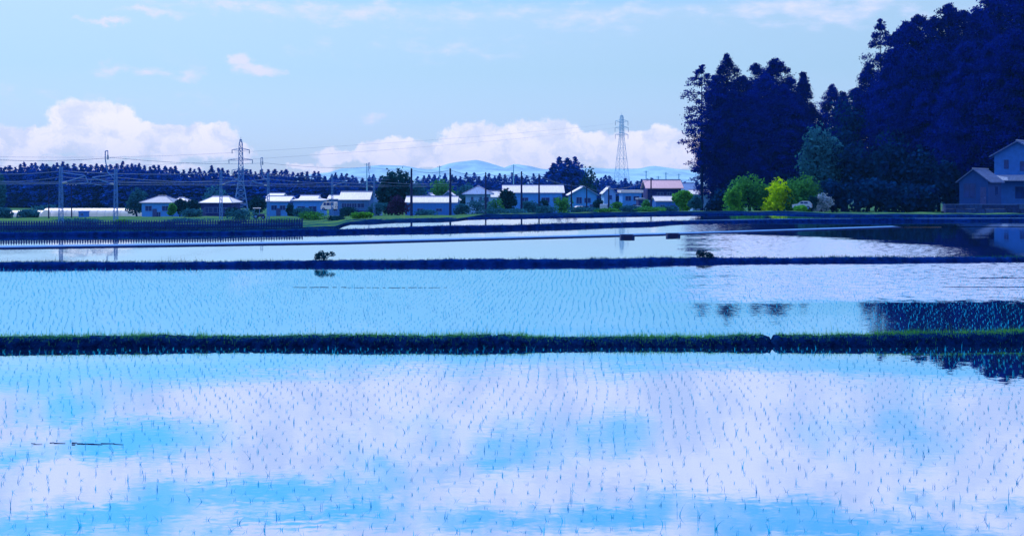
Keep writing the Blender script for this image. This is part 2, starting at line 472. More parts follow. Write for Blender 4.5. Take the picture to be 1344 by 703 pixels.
def bank(name, line, w, h, m, a=-3000, b=4300, rough=.02, seed=1, gap=None, edge=.12):
    rg = np.random.default_rng(seed)
    base = curve_pts(line, 0, a, b)
    # resample so that the soil is lumpy where the camera sees it
    seg = np.r_[0, np.cumsum(np.linalg.norm(np.diff(base, axis=0), axis=1))]
    n = 1400
    s = np.interp(np.linspace(0, 1, n), [0, .3, .7, 1], [0, seg[-1] * .40, seg[-1] * .60, seg[-1]])
    base = np.stack([np.interp(s, seg, base[:, k]) for k in range(3)], 1)
    prof = [(-.05, -.45), (-.015, 0), (edge * .35, h * .55), (edge, h * .93), (edge * 1.6, h), (w * .5, h * 1.03), (w - edge, h * .95), (w + .02, 0), (w + .05, -.45)]
    V = []
    wob_y = .05 * np.sin(base[:, 0] * .31 + seed) + .03 * np.sin(base[:, 0] * .83 + 2 * seed)
    wob_z = h * (.10 * np.sin(base[:, 0] * .23 + seed * 1.7) + .07 * np.sin(base[:, 0] * .71 + seed))
    low = np.convolve(rg.normal(size=n + 40), np.ones(41) / 6.4, 'valid')
    for d, z in prof:
        q = base.copy()
        k = 0 if z < -.1 else 1
        q[:, 1] += d + k * wob_y + k * rg.normal(size=n) * rough * .5 + k * low * rough
        q[:, 2] += z + np.clip(z / h, 0, 1) * wob_z + (rg.normal(size=n) * rough * .35 + low * rough * .6) * (1 if z > .01 else 0)
        if gap is not None and z > .01:
            q[:, 2] -= (z * .62) * np.exp(-(((q[:, 0] - gap) / .055) ** 4))
        V.append(q)
    V = np.concatenate(V); k = len(prof)
    i, j = np.meshgrid(np.arange(n - 1), np.arange(k - 1), indexing='ij')
    q0 = (j * n + i).ravel()
    F = np.stack([q0, q0 + 1, q0 + n + 1, q0 + n], 1)
    return tag(link_mesh(name, np_mesh(name, V, F, m, True)), kind='structure'), np.concatenate([base[:, :1], base[:, 1:2] + wob_y[:, None] + low[:, None] * rough, (V.reshape(k, n, 3)[4:7, :, 2].mean(0))[:, None]], 1)
soil = mat("soil", (.0008, .015, .085), .95, .55, 9.0, .02, 30, spec=0.0)
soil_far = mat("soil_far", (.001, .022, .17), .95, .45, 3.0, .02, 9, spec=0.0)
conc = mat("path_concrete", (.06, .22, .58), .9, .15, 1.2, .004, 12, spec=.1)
conc_shade = mat("kerb_shade", (.006, .03, .15), .9, .3, 2.0)  # path sides: their shade is put into a darker concrete colour
GAPX = wx(1016, depth(454.5))
_, B1 = bank("earth_bank", L1, .62, .17, soil, seed=3, gap=GAPX, rough=.022)
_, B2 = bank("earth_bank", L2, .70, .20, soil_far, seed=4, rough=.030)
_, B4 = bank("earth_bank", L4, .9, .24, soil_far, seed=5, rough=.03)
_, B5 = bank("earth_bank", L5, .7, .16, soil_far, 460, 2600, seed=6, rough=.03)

def strip_path(name, line, d0, d1, z, top_m, side_m, a, b):
    """a low concrete farm path: pale top, sides in concrete colour darkened for shade"""
    p = curve_pts(line, d0, a, b); q = curve_pts(line, d1, a, b)
    n = len(p); V = np.concatenate([p + (0, 0, -.3), p + (0, 0, z), q + (0, 0, z), q + (0, 0, -.3)])
    i = np.arange(n - 1)
    F = np.concatenate([np.stack([k * n + i, k * n + i + 1, (k + 1) * n + i + 1, (k + 1) * n + i], 1) for k in range(3)])
    F = np.concatenate([F, [[0, n, 2 * n, 3 * n], [n - 1, 4 * n - 1, 3 * n - 1, 2 * n - 1]]])
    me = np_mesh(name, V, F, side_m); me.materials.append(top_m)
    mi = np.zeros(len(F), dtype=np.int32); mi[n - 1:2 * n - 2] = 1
    me.polygons.foreach_set('material_index', mi)
    return tag(link_mesh(name, me), kind='structure')
strip_path("farm_path", L3, 0.0, 1.7, .06, conc, conc_shade, -3000, 1182)
strip_path("farm_path", L4, .35, 1.1, .262, conc, conc_shade, 905, 2400)

# concrete sluice boxes let into the farm path
dark_conc = mat("dark_concrete", (.006, .03, .14), .9, .3, 6.0)
for px0, px1, y, lab in ((815, 833, 312.6, "dark concrete sluice box on the pale farm path, the left one of the pair"),
                         (876, 893, 310.8, "dark concrete sluice box on the pale farm path, the one nearer the tall trees")):
    D = depth(y) - .1
    o = thing("sluice_box", lab, "sluice", (wx((px0 + px1) / 2, D), D, 0), group="sluice boxes along the farm path")
    w = (px1 - px0) * D / FPX
    MB().box(-w / 2, w / 2, 0, .10, -.3, .17).build("front_wall", dark_conc, o)
    MB().box(-w / 2, w / 2, .55, .65, -.3, .20).build("back_wall", dark_conc, o)
    MB().box(-w / 2, -w / 2 + .08, .1, .55, -.3, .18).build("side_wall", dark_conc, o)
    MB().box(w / 2 - .08, w / 2, .1, .55, -.3, .18).build("side_wall", dark_conc, o)
    MB().box(-w * .3, w * .3, -.02, 0, -.25, .14).build("gate_board", mat("sluice_board", (.01, .02, .10), .8), o)

# ------------------------------------------------------------------ grass and weeds on the banks (nobody could count them)
def blades(centres, hts, wid, rg, lean=.45, segs=2):
    n = len(centres)
    a = rg.uniform(0, 2 * np.pi, n); l = np.abs(rg.normal(0, lean, n))
    dirv = np.stack([np.cos(a), np.sin(a)], 1)
    side = np.stack([-np.sin(a + rg.normal(0, .7, n)), np.cos(a)], 1); side /= np.linalg.norm(side, axis=1)[:, None]
    V = []
    for k in range(segs + 1):
        t = k / segs
        c = centres.copy()
        c[:, :2] += dirv * (l * hts * t * t)[:, None]
        c[:, 2] += hts * t * (1 - .15 * t)
        w = wid * (1 - t * .93) * .5
        e = np.zeros((n, 3)); e[:, :2] = side * np.broadcast_to(np.asarray(w), (n,))[:, None]
        V += [c - e, c + e]
    V = np.stack(V, 1)                                  # n, 2(segs+1), 3
    m = 2 * (segs + 1)
    off = (np.arange(n) * m)[:, None]
    F = np.concatenate([off + np.array([2 * k, 2 * k + 1, 2 * k + 3, 2 * k + 2]) for k in range(segs)])
    return V.reshape(-1, 3), F
grass_m = leaf_mat("bank_grass", (.008, .16, .07), (.09, .44, .05), .45)
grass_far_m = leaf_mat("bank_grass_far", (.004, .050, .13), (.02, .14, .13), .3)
def bank_grass(name, base, w, h, n, hmean, m, xr, seed, wid=.007, tall=.03, side=True):
    rg = np.random.default_rng(seed)
    order = np.argsort(base[:, 0])
    bx, by, bz = base[order, 0], base[order, 1], base[order, 2]
    x = rg.uniform(xr[0], xr[1], n)
    clump = .5 + .5 * np.sin(x * 2.1 + np.sin(x * .9) * 3) * np.sin(x * .37 + 1)
    keep = rg.random(n) < .35 + .65 * clump
    x = x[keep]; n = len(x)
    t = rg.random(n) ** .8
    y = np.interp(x, bx, by) + .10 + (w - .14) * t
    z = np.interp(x, bx, bz)
    if side:
        k = rg.random(n) < .16
        u = rg.random(n)
        y = np.where(k, np.interp(x, bx, by) + .11 * u, y); z = np.where(k, z * .9 * u, z)
    hts = hmean * rg.lognormal(0, .35, n) * (.6 + .7 * np.interp(x, np.sort(rg.uniform(*xr, 60)), rg.random(60)))
    tl = rg.random(n) < tall
    hts = np.where(tl, hts * 2.3, hts)
    if abs(h - .17) < 1e-6: z = np.where(np.abs(x - GAPX) < .13, -.2, z)
    V, F = blades(np.stack([x, y, z - .008], 1), hts, wid, rg)
    tag(link_mesh(name, np_mesh(name, V, F, m)), kind='stuff')
bank_grass("bank_grass", B1, .62, .17, 26000, .060, grass_m, (-14, 14), 11, .007, .05)
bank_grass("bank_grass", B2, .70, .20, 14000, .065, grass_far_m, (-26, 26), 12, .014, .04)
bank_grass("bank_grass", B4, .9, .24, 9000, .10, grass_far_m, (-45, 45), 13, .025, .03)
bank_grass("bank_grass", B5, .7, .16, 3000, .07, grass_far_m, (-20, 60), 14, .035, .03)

# ------------------------------------------------------------------ rice seedlings
rice_m = leaf_mat("rice_leaf", (.006, .46, .98), (.02, .66, 1.0), .6)
SL = .084                                            # rows run slightly to the right
def hills(d0, d1, row, step, px0, px1, seed, drop):
    rg = np.random.default_rng(seed)
    P = []
    x0, x1 = wx(px0, d1), wx(px1, d1)
    k = np.arange(math.floor((x0 - SL * d1) / row) - 2, math.ceil((x1 - SL * d0) / row) + 2)
    d = np.arange(d0, d1, step)
    K, Dg = np.meshgrid(k, d, indexing='ij')
    wav = .035 * np.sin(Dg * 1.3 + K * .05) + .05 * np.sin(Dg * .45 + 1.0)
    X = K * row + SL * Dg + wav + rg.normal(0, .010, K.shape)
    Y = Dg + rg.normal(0, step * .12, K.shape) + .08 * np.sin(K * .35)
    px = 672 + X / Y * FPX
    # poor and good patches across the field
    q = np.sin(X * .9 + Y * .5) * np.sin(Y * 1.1 - X * .3 + 2) + .6 * np.sin(X * 2.3 - Y * 1.7)
    pr = 1 - drop - .16 * q
    ok = (px > px0) & (px < px1) & (rg.random(K.shape) < pr)
    return np.stack([X[ok], Y[ok]], 1), rg
def near_edge(xy, base, off):
    o = np.argsort(base[:, 0]); return xy[:, 1] < np.interp(xy[:, 0], base[o, 0], base[o, 1]) + off
def hill_verts(xy, rg, nb, hmean, wid):
    n = len(xy)
    c = np.repeat(xy, nb, 0) + rg.normal(0, .007, (n * nb, 2))
    hs = np.repeat(hmean * rg.lognormal(0, .33, n), nb) * rg.uniform(.55, 1.1, n * nb)
    return blades(np.concatenate([c, np.full((n * nb, 1), -.02)], 1), hs + .02, wid, rg, .5, 3)
P1, rg1 = hills(8.4, 19.7, .15, .30, -60, 1404, 21, .07)
P1 = P1[near_edge(P1, B1, -.12)]
P1 = P1[np.argsort(P1[:, 1])]
near_h, rest_h = P1[:300], P1[300:]
V, F = hill_verts(rest_h, rg1, 4, .052, .0078)
tag(link_mesh("rice_seedlings", np_mesh("rice_seedlings", V, F, rice_m)), kind='stuff')
protos = []
for k in range(9):
    V, F = hill_verts(np.zeros((1, 2)), np.random.default_rng(50 + k), 5, .052, .0078)
    protos.append(np_mesh("rice_seedling", V, F, rice_m))
for i, (x, y) in enumerate(near_h):
    o = link_mesh("rice_seedling", protos[i % 9]); o.location = (x, y, 0); o.rotation_euler = (0, 0, random.uniform(0, 6.28))
    s = random.uniform(.75, 1.25); o.scale = (s, s, s)
    tag(o, "thin young rice seedling standing in the calm near water", "rice seedling", "rice seedlings in the nearest field")
P2_, rg2 = hills(20.4, 38.0, .15, .30, -60, 1404, 22, .22)
P2_ = P2_[near_edge(P2_, B2, -.15) & ~near_edge(P2_, B1, .8)]
V, F = hill_verts(P2_, rg2, 3, .058, .011)
tag(link_mesh("rice_seedlings", np_mesh("rice_seedlings", V, F, rice_m)), kind='stuff')

# floating straw on the water
straw_m = mat("wet_straw", (.010, .07, .24), .7, .3, 8)
def straw(px0, px1, y, label, seed, r=.006):
    rg = random.Random(seed); D = depth(y); b = MB()
    x = wx(px0, D); x1 = wx(px1, D)
    while x < x1:
        l = rg.uniform(.04, .16); f = 1 - abs((x - wx(px0, D)) / (x1 - wx(px0, D)) - .5)
        yy = D + rg.gauss(0, .02)
        b.bar((x, yy, .004), (x + l, yy + rg.gauss(0, .015), .006), r * f * 1.4, r * f, 4)
        x += l * rg.uniform(.5, 1.9)
    tag(b.build("floating_straw", straw_m), label, "floating straw")
straw(40, 165, 582, "dark thin line of straw floating on the nearest field at the left", 1, .0042)
straw(385, 450, 377, "short dark line of straw floating in the second field below the lone shrub", 2, .007)
straw(452, 585, 377.5, "long broken line of straw floating in the second field, middle of the water", 3, .005)

# ================================================================== far land: mountains
def mountain(px0, px1, D, prof, seed, name="mountain_range"):
    rg = np.random.default_rng(seed)
    pxs = np.arange(px0, px1 + 1, 6.0)
    top = np.array([wz(lerp_line(prof, p), D) for p in pxs])
    top += np.convolve(rg.normal(size=len(pxs) + 8), np.ones(9) / 9, 'valid') * 2.0
    rows = [(-420, 0), (-300, .22), (-190, .50), (-90, .80), (0, 1), (120, .7), (300, .2), (420, 0)]
    V = []
    for d, k in rows:
        for i, p in enumerate(pxs):
            j = rg.normal() * 2.2 * (k * (1 - k) * 4) + 6 * math.sin(p * .09 + d * .02) * (k * (1 - k) * 4)
            V.append((wx(p, D) + j, D + d, -7 + (top[i] + 7) * k + j * .4))
    n = len(pxs); i, j = np.meshgrid(np.arange(n - 1), np.arange(len(rows) - 1), indexing='ij')
    q = (j * n + i).ravel()
    F = np.stack([q, q + 1, q + n + 1, q + n], 1)
    tag(link_mesh(name, np_mesh(name, np.array(V), F, mat("mountain", (.34, .60, .90), .95, .25, .012, spec=0), True)), kind='structure')  # distance haze is partly put into the pale base colour
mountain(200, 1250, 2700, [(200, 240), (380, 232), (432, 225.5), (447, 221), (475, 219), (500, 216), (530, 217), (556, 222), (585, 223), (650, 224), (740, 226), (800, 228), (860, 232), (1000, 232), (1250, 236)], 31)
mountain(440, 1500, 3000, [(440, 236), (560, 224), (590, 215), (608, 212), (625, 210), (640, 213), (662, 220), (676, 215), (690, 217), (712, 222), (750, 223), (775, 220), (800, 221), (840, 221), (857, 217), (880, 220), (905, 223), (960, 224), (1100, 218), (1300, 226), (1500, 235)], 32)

# ================================================================== trees
def unit(v): return v / (np.linalg.norm(v, axis=-1, keepdims=True) + 1e-9)
def sugi_meshes(seed, H=40.0, Rm=6.2, base=.10, n_cl=360, per=88, loose=0.0, blunt=.55, size=.37, point=.62, fuzz=.62, rmin=.55, lead=1.0, taper=.74):
    """a Japanese cedar: a straight trunk and a lumpy spire of drooping foliage tufts on whorled boughs"""
    rg = np.random.default_rng(seed)
    C, O, S = [], [], []
    t = base + (1 - base) * rg.random(n_cl) ** .85
    a = rg.uniform(0, 2 * np.pi, n_cl)
    lump = np.sin(a * 2 + seed) * .16 + np.sin(a * 3 + t * 11 + seed * 2.3) * .20
    low = np.clip((t - base) / .12, .45, 1)
    prof = np.clip((1 - t) / (1 - blunt), 0, 1) ** point * low
    rad = Rm * prof * (.72 + .40 * rg.random(n_cl) + lump) * (1 - loose * .35 * rg.random(n_cl))
    rad = np.maximum(rad, rmin)
    for i in range(n_cl):
        k = int(per * (.6 + .7 * rg.random()))
        cz = t[i] * H - rad[i] * .10
        c = np.array([rad[i] * np.cos(a[i]), rad[i] * np.sin(a[i]), cz])
        u = rg.random(k) ** .6                       # along the bough, denser at its end
        p = np.stack([c[0] * (.38 + .62 * u), c[1] * (.38 + .62 * u), cz + (1 - u) * rad[i] * .16], 1)
        sp = (.60 + .11 * rad[i]) * (1 - loose * .25)
        p += np.interp(1 - t[i], [0, .3], [taper + .07, 1]) * rg.normal(size=(k, 3)) * np.array([sp, sp, sp * .62]) * fuzz
        C.append(p); S.append(size * rg.uniform(.55, 1.25, k) * np.interp(1 - t[i], [0, .35], [taper, 1]))
        O.append(unit(np.stack([p[:, 0], p[:, 1], np.full(k, .8 * Rm)], 1)))
    # the leader
    k = 60; z = H * (1 - .055 * rg.random(k))
    C.append(np.stack([rg.normal(0, .28 * lead, k), rg.normal(0, .28 * lead, k), z], 1)); S.append(rg.uniform(.35, .7, k) * lead); O.append(unit(rg.normal(size=(k, 3)) + (0, 0, 1)))
    C, O, S = np.concatenate(C), np.concatenate(O), np.concatenate(S)
    V, F = leaves(C, S, rg, O, .35, 1.8)
    b = MB()
    b.path([(0, 0, -1), (0, 0, 1), (.05, 0, H * .3), (0, .05, H * .65), (0, 0, H * .97)], [.55, .46, .36, .22, .04], 8)
    for i in range(0, n_cl, 4):
        b.bar((0, 0, t[i] * H - .2), (rad[i] * .85 * math.cos(a[i]), rad[i] * .85 * math.sin(a[i]), t[i] * H - rad[i] * .1), .09, .03, 4)
    return V, F, b
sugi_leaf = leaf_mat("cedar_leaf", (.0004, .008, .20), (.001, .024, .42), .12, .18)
sugi_leaf_far = leaf_mat("far_cedar_leaf", (.003, .055, .42), (.005, .080, .56), .1, .16)  # paler and flatter than the near cedars: haze put into the leaf colour
bark = mat("bark", (.002, .014, .11), .95, .4, 6, .02, 20, spec=0.0)
CED = []
for sd, kw in ((1, dict(Rm=7.0, blunt=.64)), (2, dict(Rm=7.4, blunt=.70)), (3, dict(Rm=6.8, blunt=.62, base=.12)), (4, dict(Rm=7.2, blunt=.72)),
               (5, dict(Rm=6.2, loose=1.0, n_cl=150, per=60, base=.28, blunt=.8)), (6, dict(Rm=5.0, blunt=.45, base=.16))):
    V, F, tb = sugi_meshes(sd, **kw)
    CED.append((np_mesh("crown", V, F, sugi_leaf), tb.mesh("trunk", bark)))
CGRP = "tall dark cedars standing in the groves at the right"
def cedar(kind, px, ytop, D, label, wid=1.0, name="cedar_tree"):
    z = gz(px, D) - .1
    h = wz(ytop, D) - z
    o = thing(name, label, "cedar tree", (wx(px, D), D, z), random.uniform(0, 6.28), CGRP)
    s = h / 40.0; o.scale = (s * wid, s * wid, s)
    shared("trunk", CED[kind][1], o); shared("crown", CED[kind][0], o)
    return o
IN1 = "dark cedar inside the left grove, its crown merging with its neighbours"
# left grove (photo x, top row, distance)
for k, px, yt, D, w, lab in (
    (4, 921, 86, 214, 1.0, "leftmost cedar of the left grove, open layered boughs and a bare lower trunk"),
    (2, 954, 72, 222, .82, "narrow pointed cedar, tallest of the left grove, second from its left edge"),
    (5, 939, 100, 228, 1.0, IN1), (1, 974, 100, 224, .9, IN1), (0, 992, 84, 226, .85, "slim cedar with a small knob top in the middle of the left grove"),
    (3, 1018, 78, 222, .92, "broad round-topped cedar right of the middle of the left grove"), (1, 1004, 98, 214, .9, IN1), (0, 1037, 102, 226, .9, IN1),
    (5, 1054, 96, 220, .9, "rightmost tall cedar of the left grove beside the gap of sky"), (2, 1066, 138, 216, .9, "shorter cedar at the right edge of the left grove"),
    (1, 962, 118, 212, .9, IN1), (3, 984, 120, 211, .95, IN1), (0, 1028, 112, 212, 1.0, IN1), (3, 934, 150, 216, .85, IN1), (2, 1048, 126, 213, .95, IN1)):
    cedar(k, px, yt, D, lab, w)
IN2 = "dark cedar inside the right grove, its crown merging with its neighbours"
for k, px, yt, D, w, lab in (
    (2, 1092, 112, 236, .9, "small pointed cedar alone in the gap between the two groves"), (5, 1106, 122, 228, 1.0, IN2),
    (1, 1122, 116, 222, .85, IN2), (2, 1140, 84, 214, .9, IN2),
    (4, 1156, 26, 206, .72, "slender ragged cedar sticking up at the left shoulder of the right grove"), (0, 1174, 44, 212, .8, IN2),
    (3, 1190, 30, 206, .85, IN2), (1, 1206, 20, 208, .8, "round-topped cedar just right of the slender ragged one in the right grove"), (0, 1224, 24, 204, .85, IN2),
    (3, 1244, 7, 202, .85, "round-headed cedar standing above its neighbours in the middle of the right grove"), (1, 1264, 14, 206, .85, IN2),
    (2, 1284, 12, 200, .9, IN2), (3, 1302, -6, 202, .9, "tall cedar whose top is cut by the upper edge, above the small gabled house"), (0, 1322, -14, 206, .9, IN2),
    (1, 1344, -8, 200, .9, IN2), (3, 1366, -4, 204, .9, IN2), (2, 1388, 0, 200, .95, IN2), (1, 1412, 10, 204, 1.0, IN2),
    (1, 1166, 84, 196, .9, IN2), (3, 1198, 66, 194, .95, IN2), (0, 1232, 60, 192, .95, IN2), (1, 1268, 56, 192, 1.0, IN2), (3, 1310, 50, 190, 1.0, IN2), (0, 1350, 44, 190, 1.0, IN2),
    (1, 1330, 40, 170, 1.0, IN2), (3, 1366, 30, 171, 1.0, IN2), (0, 1298, 60, 174, 1.0, IN2), (2, 1400, 30, 170, 1.0, IN2), (1, 1266, 84, 176, 1.0, IN2),
    (1, 1216, 120, 188, 1.0, IN2), (3, 1252, 112, 187, 1.0, IN2), (0, 1290, 108, 186, 1.0, IN2), (2, 1334, 98, 186, 1.0, IN2), (2, 1184, 128, 190, 1.0, IN2)):
    cedar(k, px, yt, D, lab, w)

def broad_crown(rg, lobes, n, size, shell=.75, droop=0.0):
    """lobes: (x,y,z,rx,ry,rz); leaf clumps mostly on the lobes' shells with ragged outlines"""
    L = np.array(lobes); w = (L[:, 3] * L[:, 5]); w = w / w.sum()
    i = rg.choice(len(L), n, p=w)
    d = unit(rg.normal(size=(n, 3)))
    r = np.where(rg.random(n) < shell, 1 + rg.normal(0, .11, n), rg.random(n) ** .5)
    # sub-lumps
    r *= 1 + .14 * np.sin(d[:, 0] * 7 + i) * np.sin(d[:, 2] * 8 + i * 2) + .10 * np.sin(d[:, 1] * 13 + i * 3)
    C = L[i, :3] + d * L[i, 3:] * r[:, None]
    C[:, 2] -= droop * np.abs(rg.normal(size=n)) * L[i, 5]
    return leaves(C, size * rg.uniform(.5, 1.3, n), rg, d, .45, 1.5)
def limbs(rg, h, r, lobes, n=5):
    b = MB()
    b.path([(0, 0, -.4), (rg.normal() * .05 * h, 0, h * .35), (rg.normal() * .06 * h, rg.normal() * .05 * h, h * .7)], [r, r * .75, r * .4], 6)
    for q in lobes[:n]:
        b.path([(0, 0, h * .22), (q[0] * .5, q[1] * .5, q[2] * .6), (q[0], q[1], q[2])], [r * .6, r * .4, r * .12], 5)
    return b
def auto_lobes(rg, w, h, n, low=.25, dep=.8):
    out = []
    for k in range(n):
        a = rg.uniform(0, 6.28); q = rg.random() ** .5 * .30 * w
        z = h * rg.uniform(low + .12, .82)
        s = w * rg.uniform(.20, .32) * (1.15 - .5 * z / h)
        out.append((q * math.cos(a) * 1.25, q * math.sin(a) * dep, z, s, s * dep, min(s * .9, h - z)))
    out.append((0, 0, h * .62, w * .34, w * .34 * dep, h * .38))
    return out
def broadleaf(name, label, cat, px, ytop, ybase, D, wpx, m, seed, n=1500, lobes=None, size=None, nl=7, low=.25, group=None, z=None, trunk=True, droop=0.0, stem_name="trunk", shell=.75):
    rg = np.random.default_rng(seed)
    zb = gz(px, D) if z is None else z
    if ybase is not None: zb = min(zb, wz(ybase, D)) if z is None else zb
    h = wz(ytop, D) - zb; w = wpx * D / FPX
    o = thing(name, label, cat, (wx(px, D), D, zb), 0, group)
    lb = lobes(w, h) if lobes else auto_lobes(rg, w, h, nl, low)
    V, F = broad_crown(rg, lb, n, size or max(.22, D / FPX * 2.0), shell, droop)
    if trunk:
        limbs(rg, h, max(.05, .035 * h), lb).build(stem_name, bark, o)
    c = link_mesh("crown", np_mesh("crown", V, F, m), o); KIDS.setdefault(o.name, []).append(c)
    return o
g_dark = leaf_mat("broadleaf_dark", (.002, .030, .085), (.010, .085, .13), .2)
g_teal = leaf_mat("broadleaf_teal", (.005, .065, .16), (.03, .20, .34), .3)
g_mid = leaf_mat("broadleaf_mid", (.008, .11, .07), (.07, .36, .09), .42)
g_bright = leaf_mat("broadleaf_bright", (.02, .20, .07), (.13, .52, .07), .45)
g_yellow = leaf_mat("broadleaf_yellow", (.22, .52, .006), (.55, .85, .012), .45)
g_purple = leaf_mat("broadleaf_purple", (.020, .020, .10), (.06, .04, .15), .2)
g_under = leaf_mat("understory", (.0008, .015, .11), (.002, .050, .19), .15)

# broadleaf trees and shrubs at the foot of the groves
broadleaf("willow_tree", "pale drooping tree with feathery sprays between the two cedar groves", "tree", 1079, 160, 279, 186, 62, g_teal, 41, 3200,
          lambda w, h: [(-.10 * w, 0, h * .80, w * .26, w * .22, h * .17), (.12 * w, .05 * w, h * .68, w * .30, w * .25, h * .2), (-.24 * w, 0, h * .58, w * .24, w * .2, h * .15),
                        (.05 * w, 0, h * .46, w * .34, w * .3, h * .16), (-.12 * w, 0, h * .30, w * .26, w * .2, h * .12)], .5, droop=.45, shell=.85)
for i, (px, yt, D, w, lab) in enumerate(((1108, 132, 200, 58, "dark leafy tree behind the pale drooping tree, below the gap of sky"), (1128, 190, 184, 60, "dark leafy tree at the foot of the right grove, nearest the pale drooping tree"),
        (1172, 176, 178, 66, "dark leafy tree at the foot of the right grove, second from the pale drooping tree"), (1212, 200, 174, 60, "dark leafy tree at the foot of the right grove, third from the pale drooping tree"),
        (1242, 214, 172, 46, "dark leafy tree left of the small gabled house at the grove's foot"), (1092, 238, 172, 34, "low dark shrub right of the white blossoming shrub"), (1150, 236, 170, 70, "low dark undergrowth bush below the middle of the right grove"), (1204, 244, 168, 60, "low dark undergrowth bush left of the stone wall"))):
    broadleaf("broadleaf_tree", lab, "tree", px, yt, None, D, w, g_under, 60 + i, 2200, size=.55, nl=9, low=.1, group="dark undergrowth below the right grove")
broadleaf("green_shrub", "broad leafy green shrub below the left cedar grove, left of the yellow one", "shrub", 984, 230, 277, 176, 58, g_mid, 71, 2800, size=.36, nl=13, low=-.04)
broadleaf("yellow_shrub", "bright yellow green shrub glowing in front of the dark cedars", "shrub", 1022, 236, 271, 172, 38, g_yellow, 72, 2300, size=.34, nl=11, low=-.05, trunk=True)
broadleaf("green_shrub", "green shrub right of the bright yellow one, under the pale drooping tree", "shrub", 1056, 231, 272, 171, 46, g_mid, 73, 2200, size=.34, nl=10, low=.0)
m_white = leaf_mat("white_blossom", (.06, .20, .36), (.50, .66, .86), .2)
broadleaf("green_shrub", "dull green shrub filling in behind the bright yellow one", "shrub", 1036, 239, 272, 177, 56, g_mid, 79, 2200, size=.36, nl=11, low=-.04)
broadleaf("green_shrub", "low pale green shrub at the left end of the bushes below the left grove", "shrub", 964, 246, 277, 172, 26, g_bright, 80, 1100, size=.34, nl=7, low=-.02)
broadleaf("blossom_shrub", "rounded white blossoming shrub beside the foot of the right grove", "shrub", 1079, 254, 276, 167, 23, m_white, 74, 1500, size=.26, nl=6, low=.05)
broadleaf("low_shrub", "small dark green shrub between the pale car and the white blossoming shrub", "shrub", 1066, 258, 277, 166, 15, g_dark, 75, 700, size=.28, nl=4, low=.1)
broadleaf("low_shrub", "low yellowish weeds in front of the pale car below the groves", "shrub", 1049, 270, 277, 160, 22, g_bright, 76, 700, size=.24, nl=5, low=.05, trunk=False)
broadleaf("green_shrub", "yellow green bush beside the annex of the pink roofed house", "shrub", 897, 251, 276, 205, 30, g_bright, 77, 1800, size=.42, nl=7, low=.08)
broadleaf("green_shrub", "dull green bush at the foot of the leftmost cedar", "shrub", 914, 258, 276, 200, 18, g_teal, 78, 900, size=.40, nl=5, low=.08)

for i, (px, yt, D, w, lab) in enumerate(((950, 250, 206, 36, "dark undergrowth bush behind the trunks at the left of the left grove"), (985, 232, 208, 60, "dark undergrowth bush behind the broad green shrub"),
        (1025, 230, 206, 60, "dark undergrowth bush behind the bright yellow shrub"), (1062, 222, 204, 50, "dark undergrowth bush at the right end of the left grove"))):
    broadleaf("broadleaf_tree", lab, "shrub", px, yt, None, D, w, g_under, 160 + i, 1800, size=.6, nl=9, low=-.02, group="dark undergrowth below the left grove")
# trees among the houses
broadleaf("round_tree", "big round dark green tree left of the long white-roofed shed", "tree", 519, 225, 281, 210, 42, g_dark, 81, 3000,
          lambda w, h: [(0, 0, h * .72, w * .42, w * .4, h * .28), (-.16 * w, 0, h * .5, w * .42, w * .4, h * .26), (.14 * w, -.1 * w, h * .42, w * .4, w * .36, h * .25), (-.2 * w, 0, h * .25, w * .3, w * .3, h * .2)], .55)
broadleaf("purple_shrub", "dark purple leaved shrub at the left end of the long shed", "shrub", 521, 257, 283, 178, 26, g_purple, 82, 1200, size=.32, low=.1)
for i, (px, yt, yb, D, w, m, lab) in enumerate((
    (548, 239, 265, 290, 38, g_teal, "grey green tree behind the left half of the long white-roofed shed"), (580, 237, 262, 300, 44, g_mid, "rounded green tree behind the right half of the long white-roofed shed"),
    (612, 243, 262, 310, 40, g_teal, "low green tree behind the pyramid-roofed house"), (664, 249, 276, 196, 28, g_dark, "dark bushy tree right of the pyramid-roofed house"),
    (689, 245, 266, 240, 26, g_bright, "bright green tree at the left end of the big grey roof"), (773, 222, 262, 320, 30, g_dark, "dark round tree just right of the cedar clump behind the big roof"),
    (776, 247, 276, 215, 16, g_dark, "narrow dark bush between the gabled house and the pole"), (180, 248, 277, 240, 26, g_teal, "pale green spreading tree left of the leftmost house"),
    (282, 245, 270, 290, 44, g_teal, "pale green spreading tree behind the dark-walled house"), (340, 259, 285, 215, 24, g_dark, "dark round bush right of the lattice pylon's foot"),
    (236, 262, 284, 218, 20, g_dark, "dark green bush right of the leftmost house"), (226, 268, 284, 212, 12, g_mid, "small bright bush against the right corner of the leftmost house"),
    (252, 263, 282, 236, 22, g_dark, "dark hedge-like bush left of the dark-walled house"), (2, 232, 268, 260, 14, g_teal, "pale green tree cut by the left edge"),
    (4, 273, 290, 205, 26, g_teal, "low grey green bush at the left edge before the greenhouses"), (40, 276, 288, 205, 30, g_teal, "low spreading bush in front of the long greenhouse"),
    (60, 270, 275, 300, 44, g_teal, "low pale bush behind the long greenhouse"))):
    broadleaf("garden_tree" if yb - yt > 20 else "garden_shrub", lab, "tree" if yb - yt > 20 else "shrub", px, yt, None, D, w, m, 90 + i, 1500, size=max(.34, D / FPX * 2.4), nl=7, low=.15)
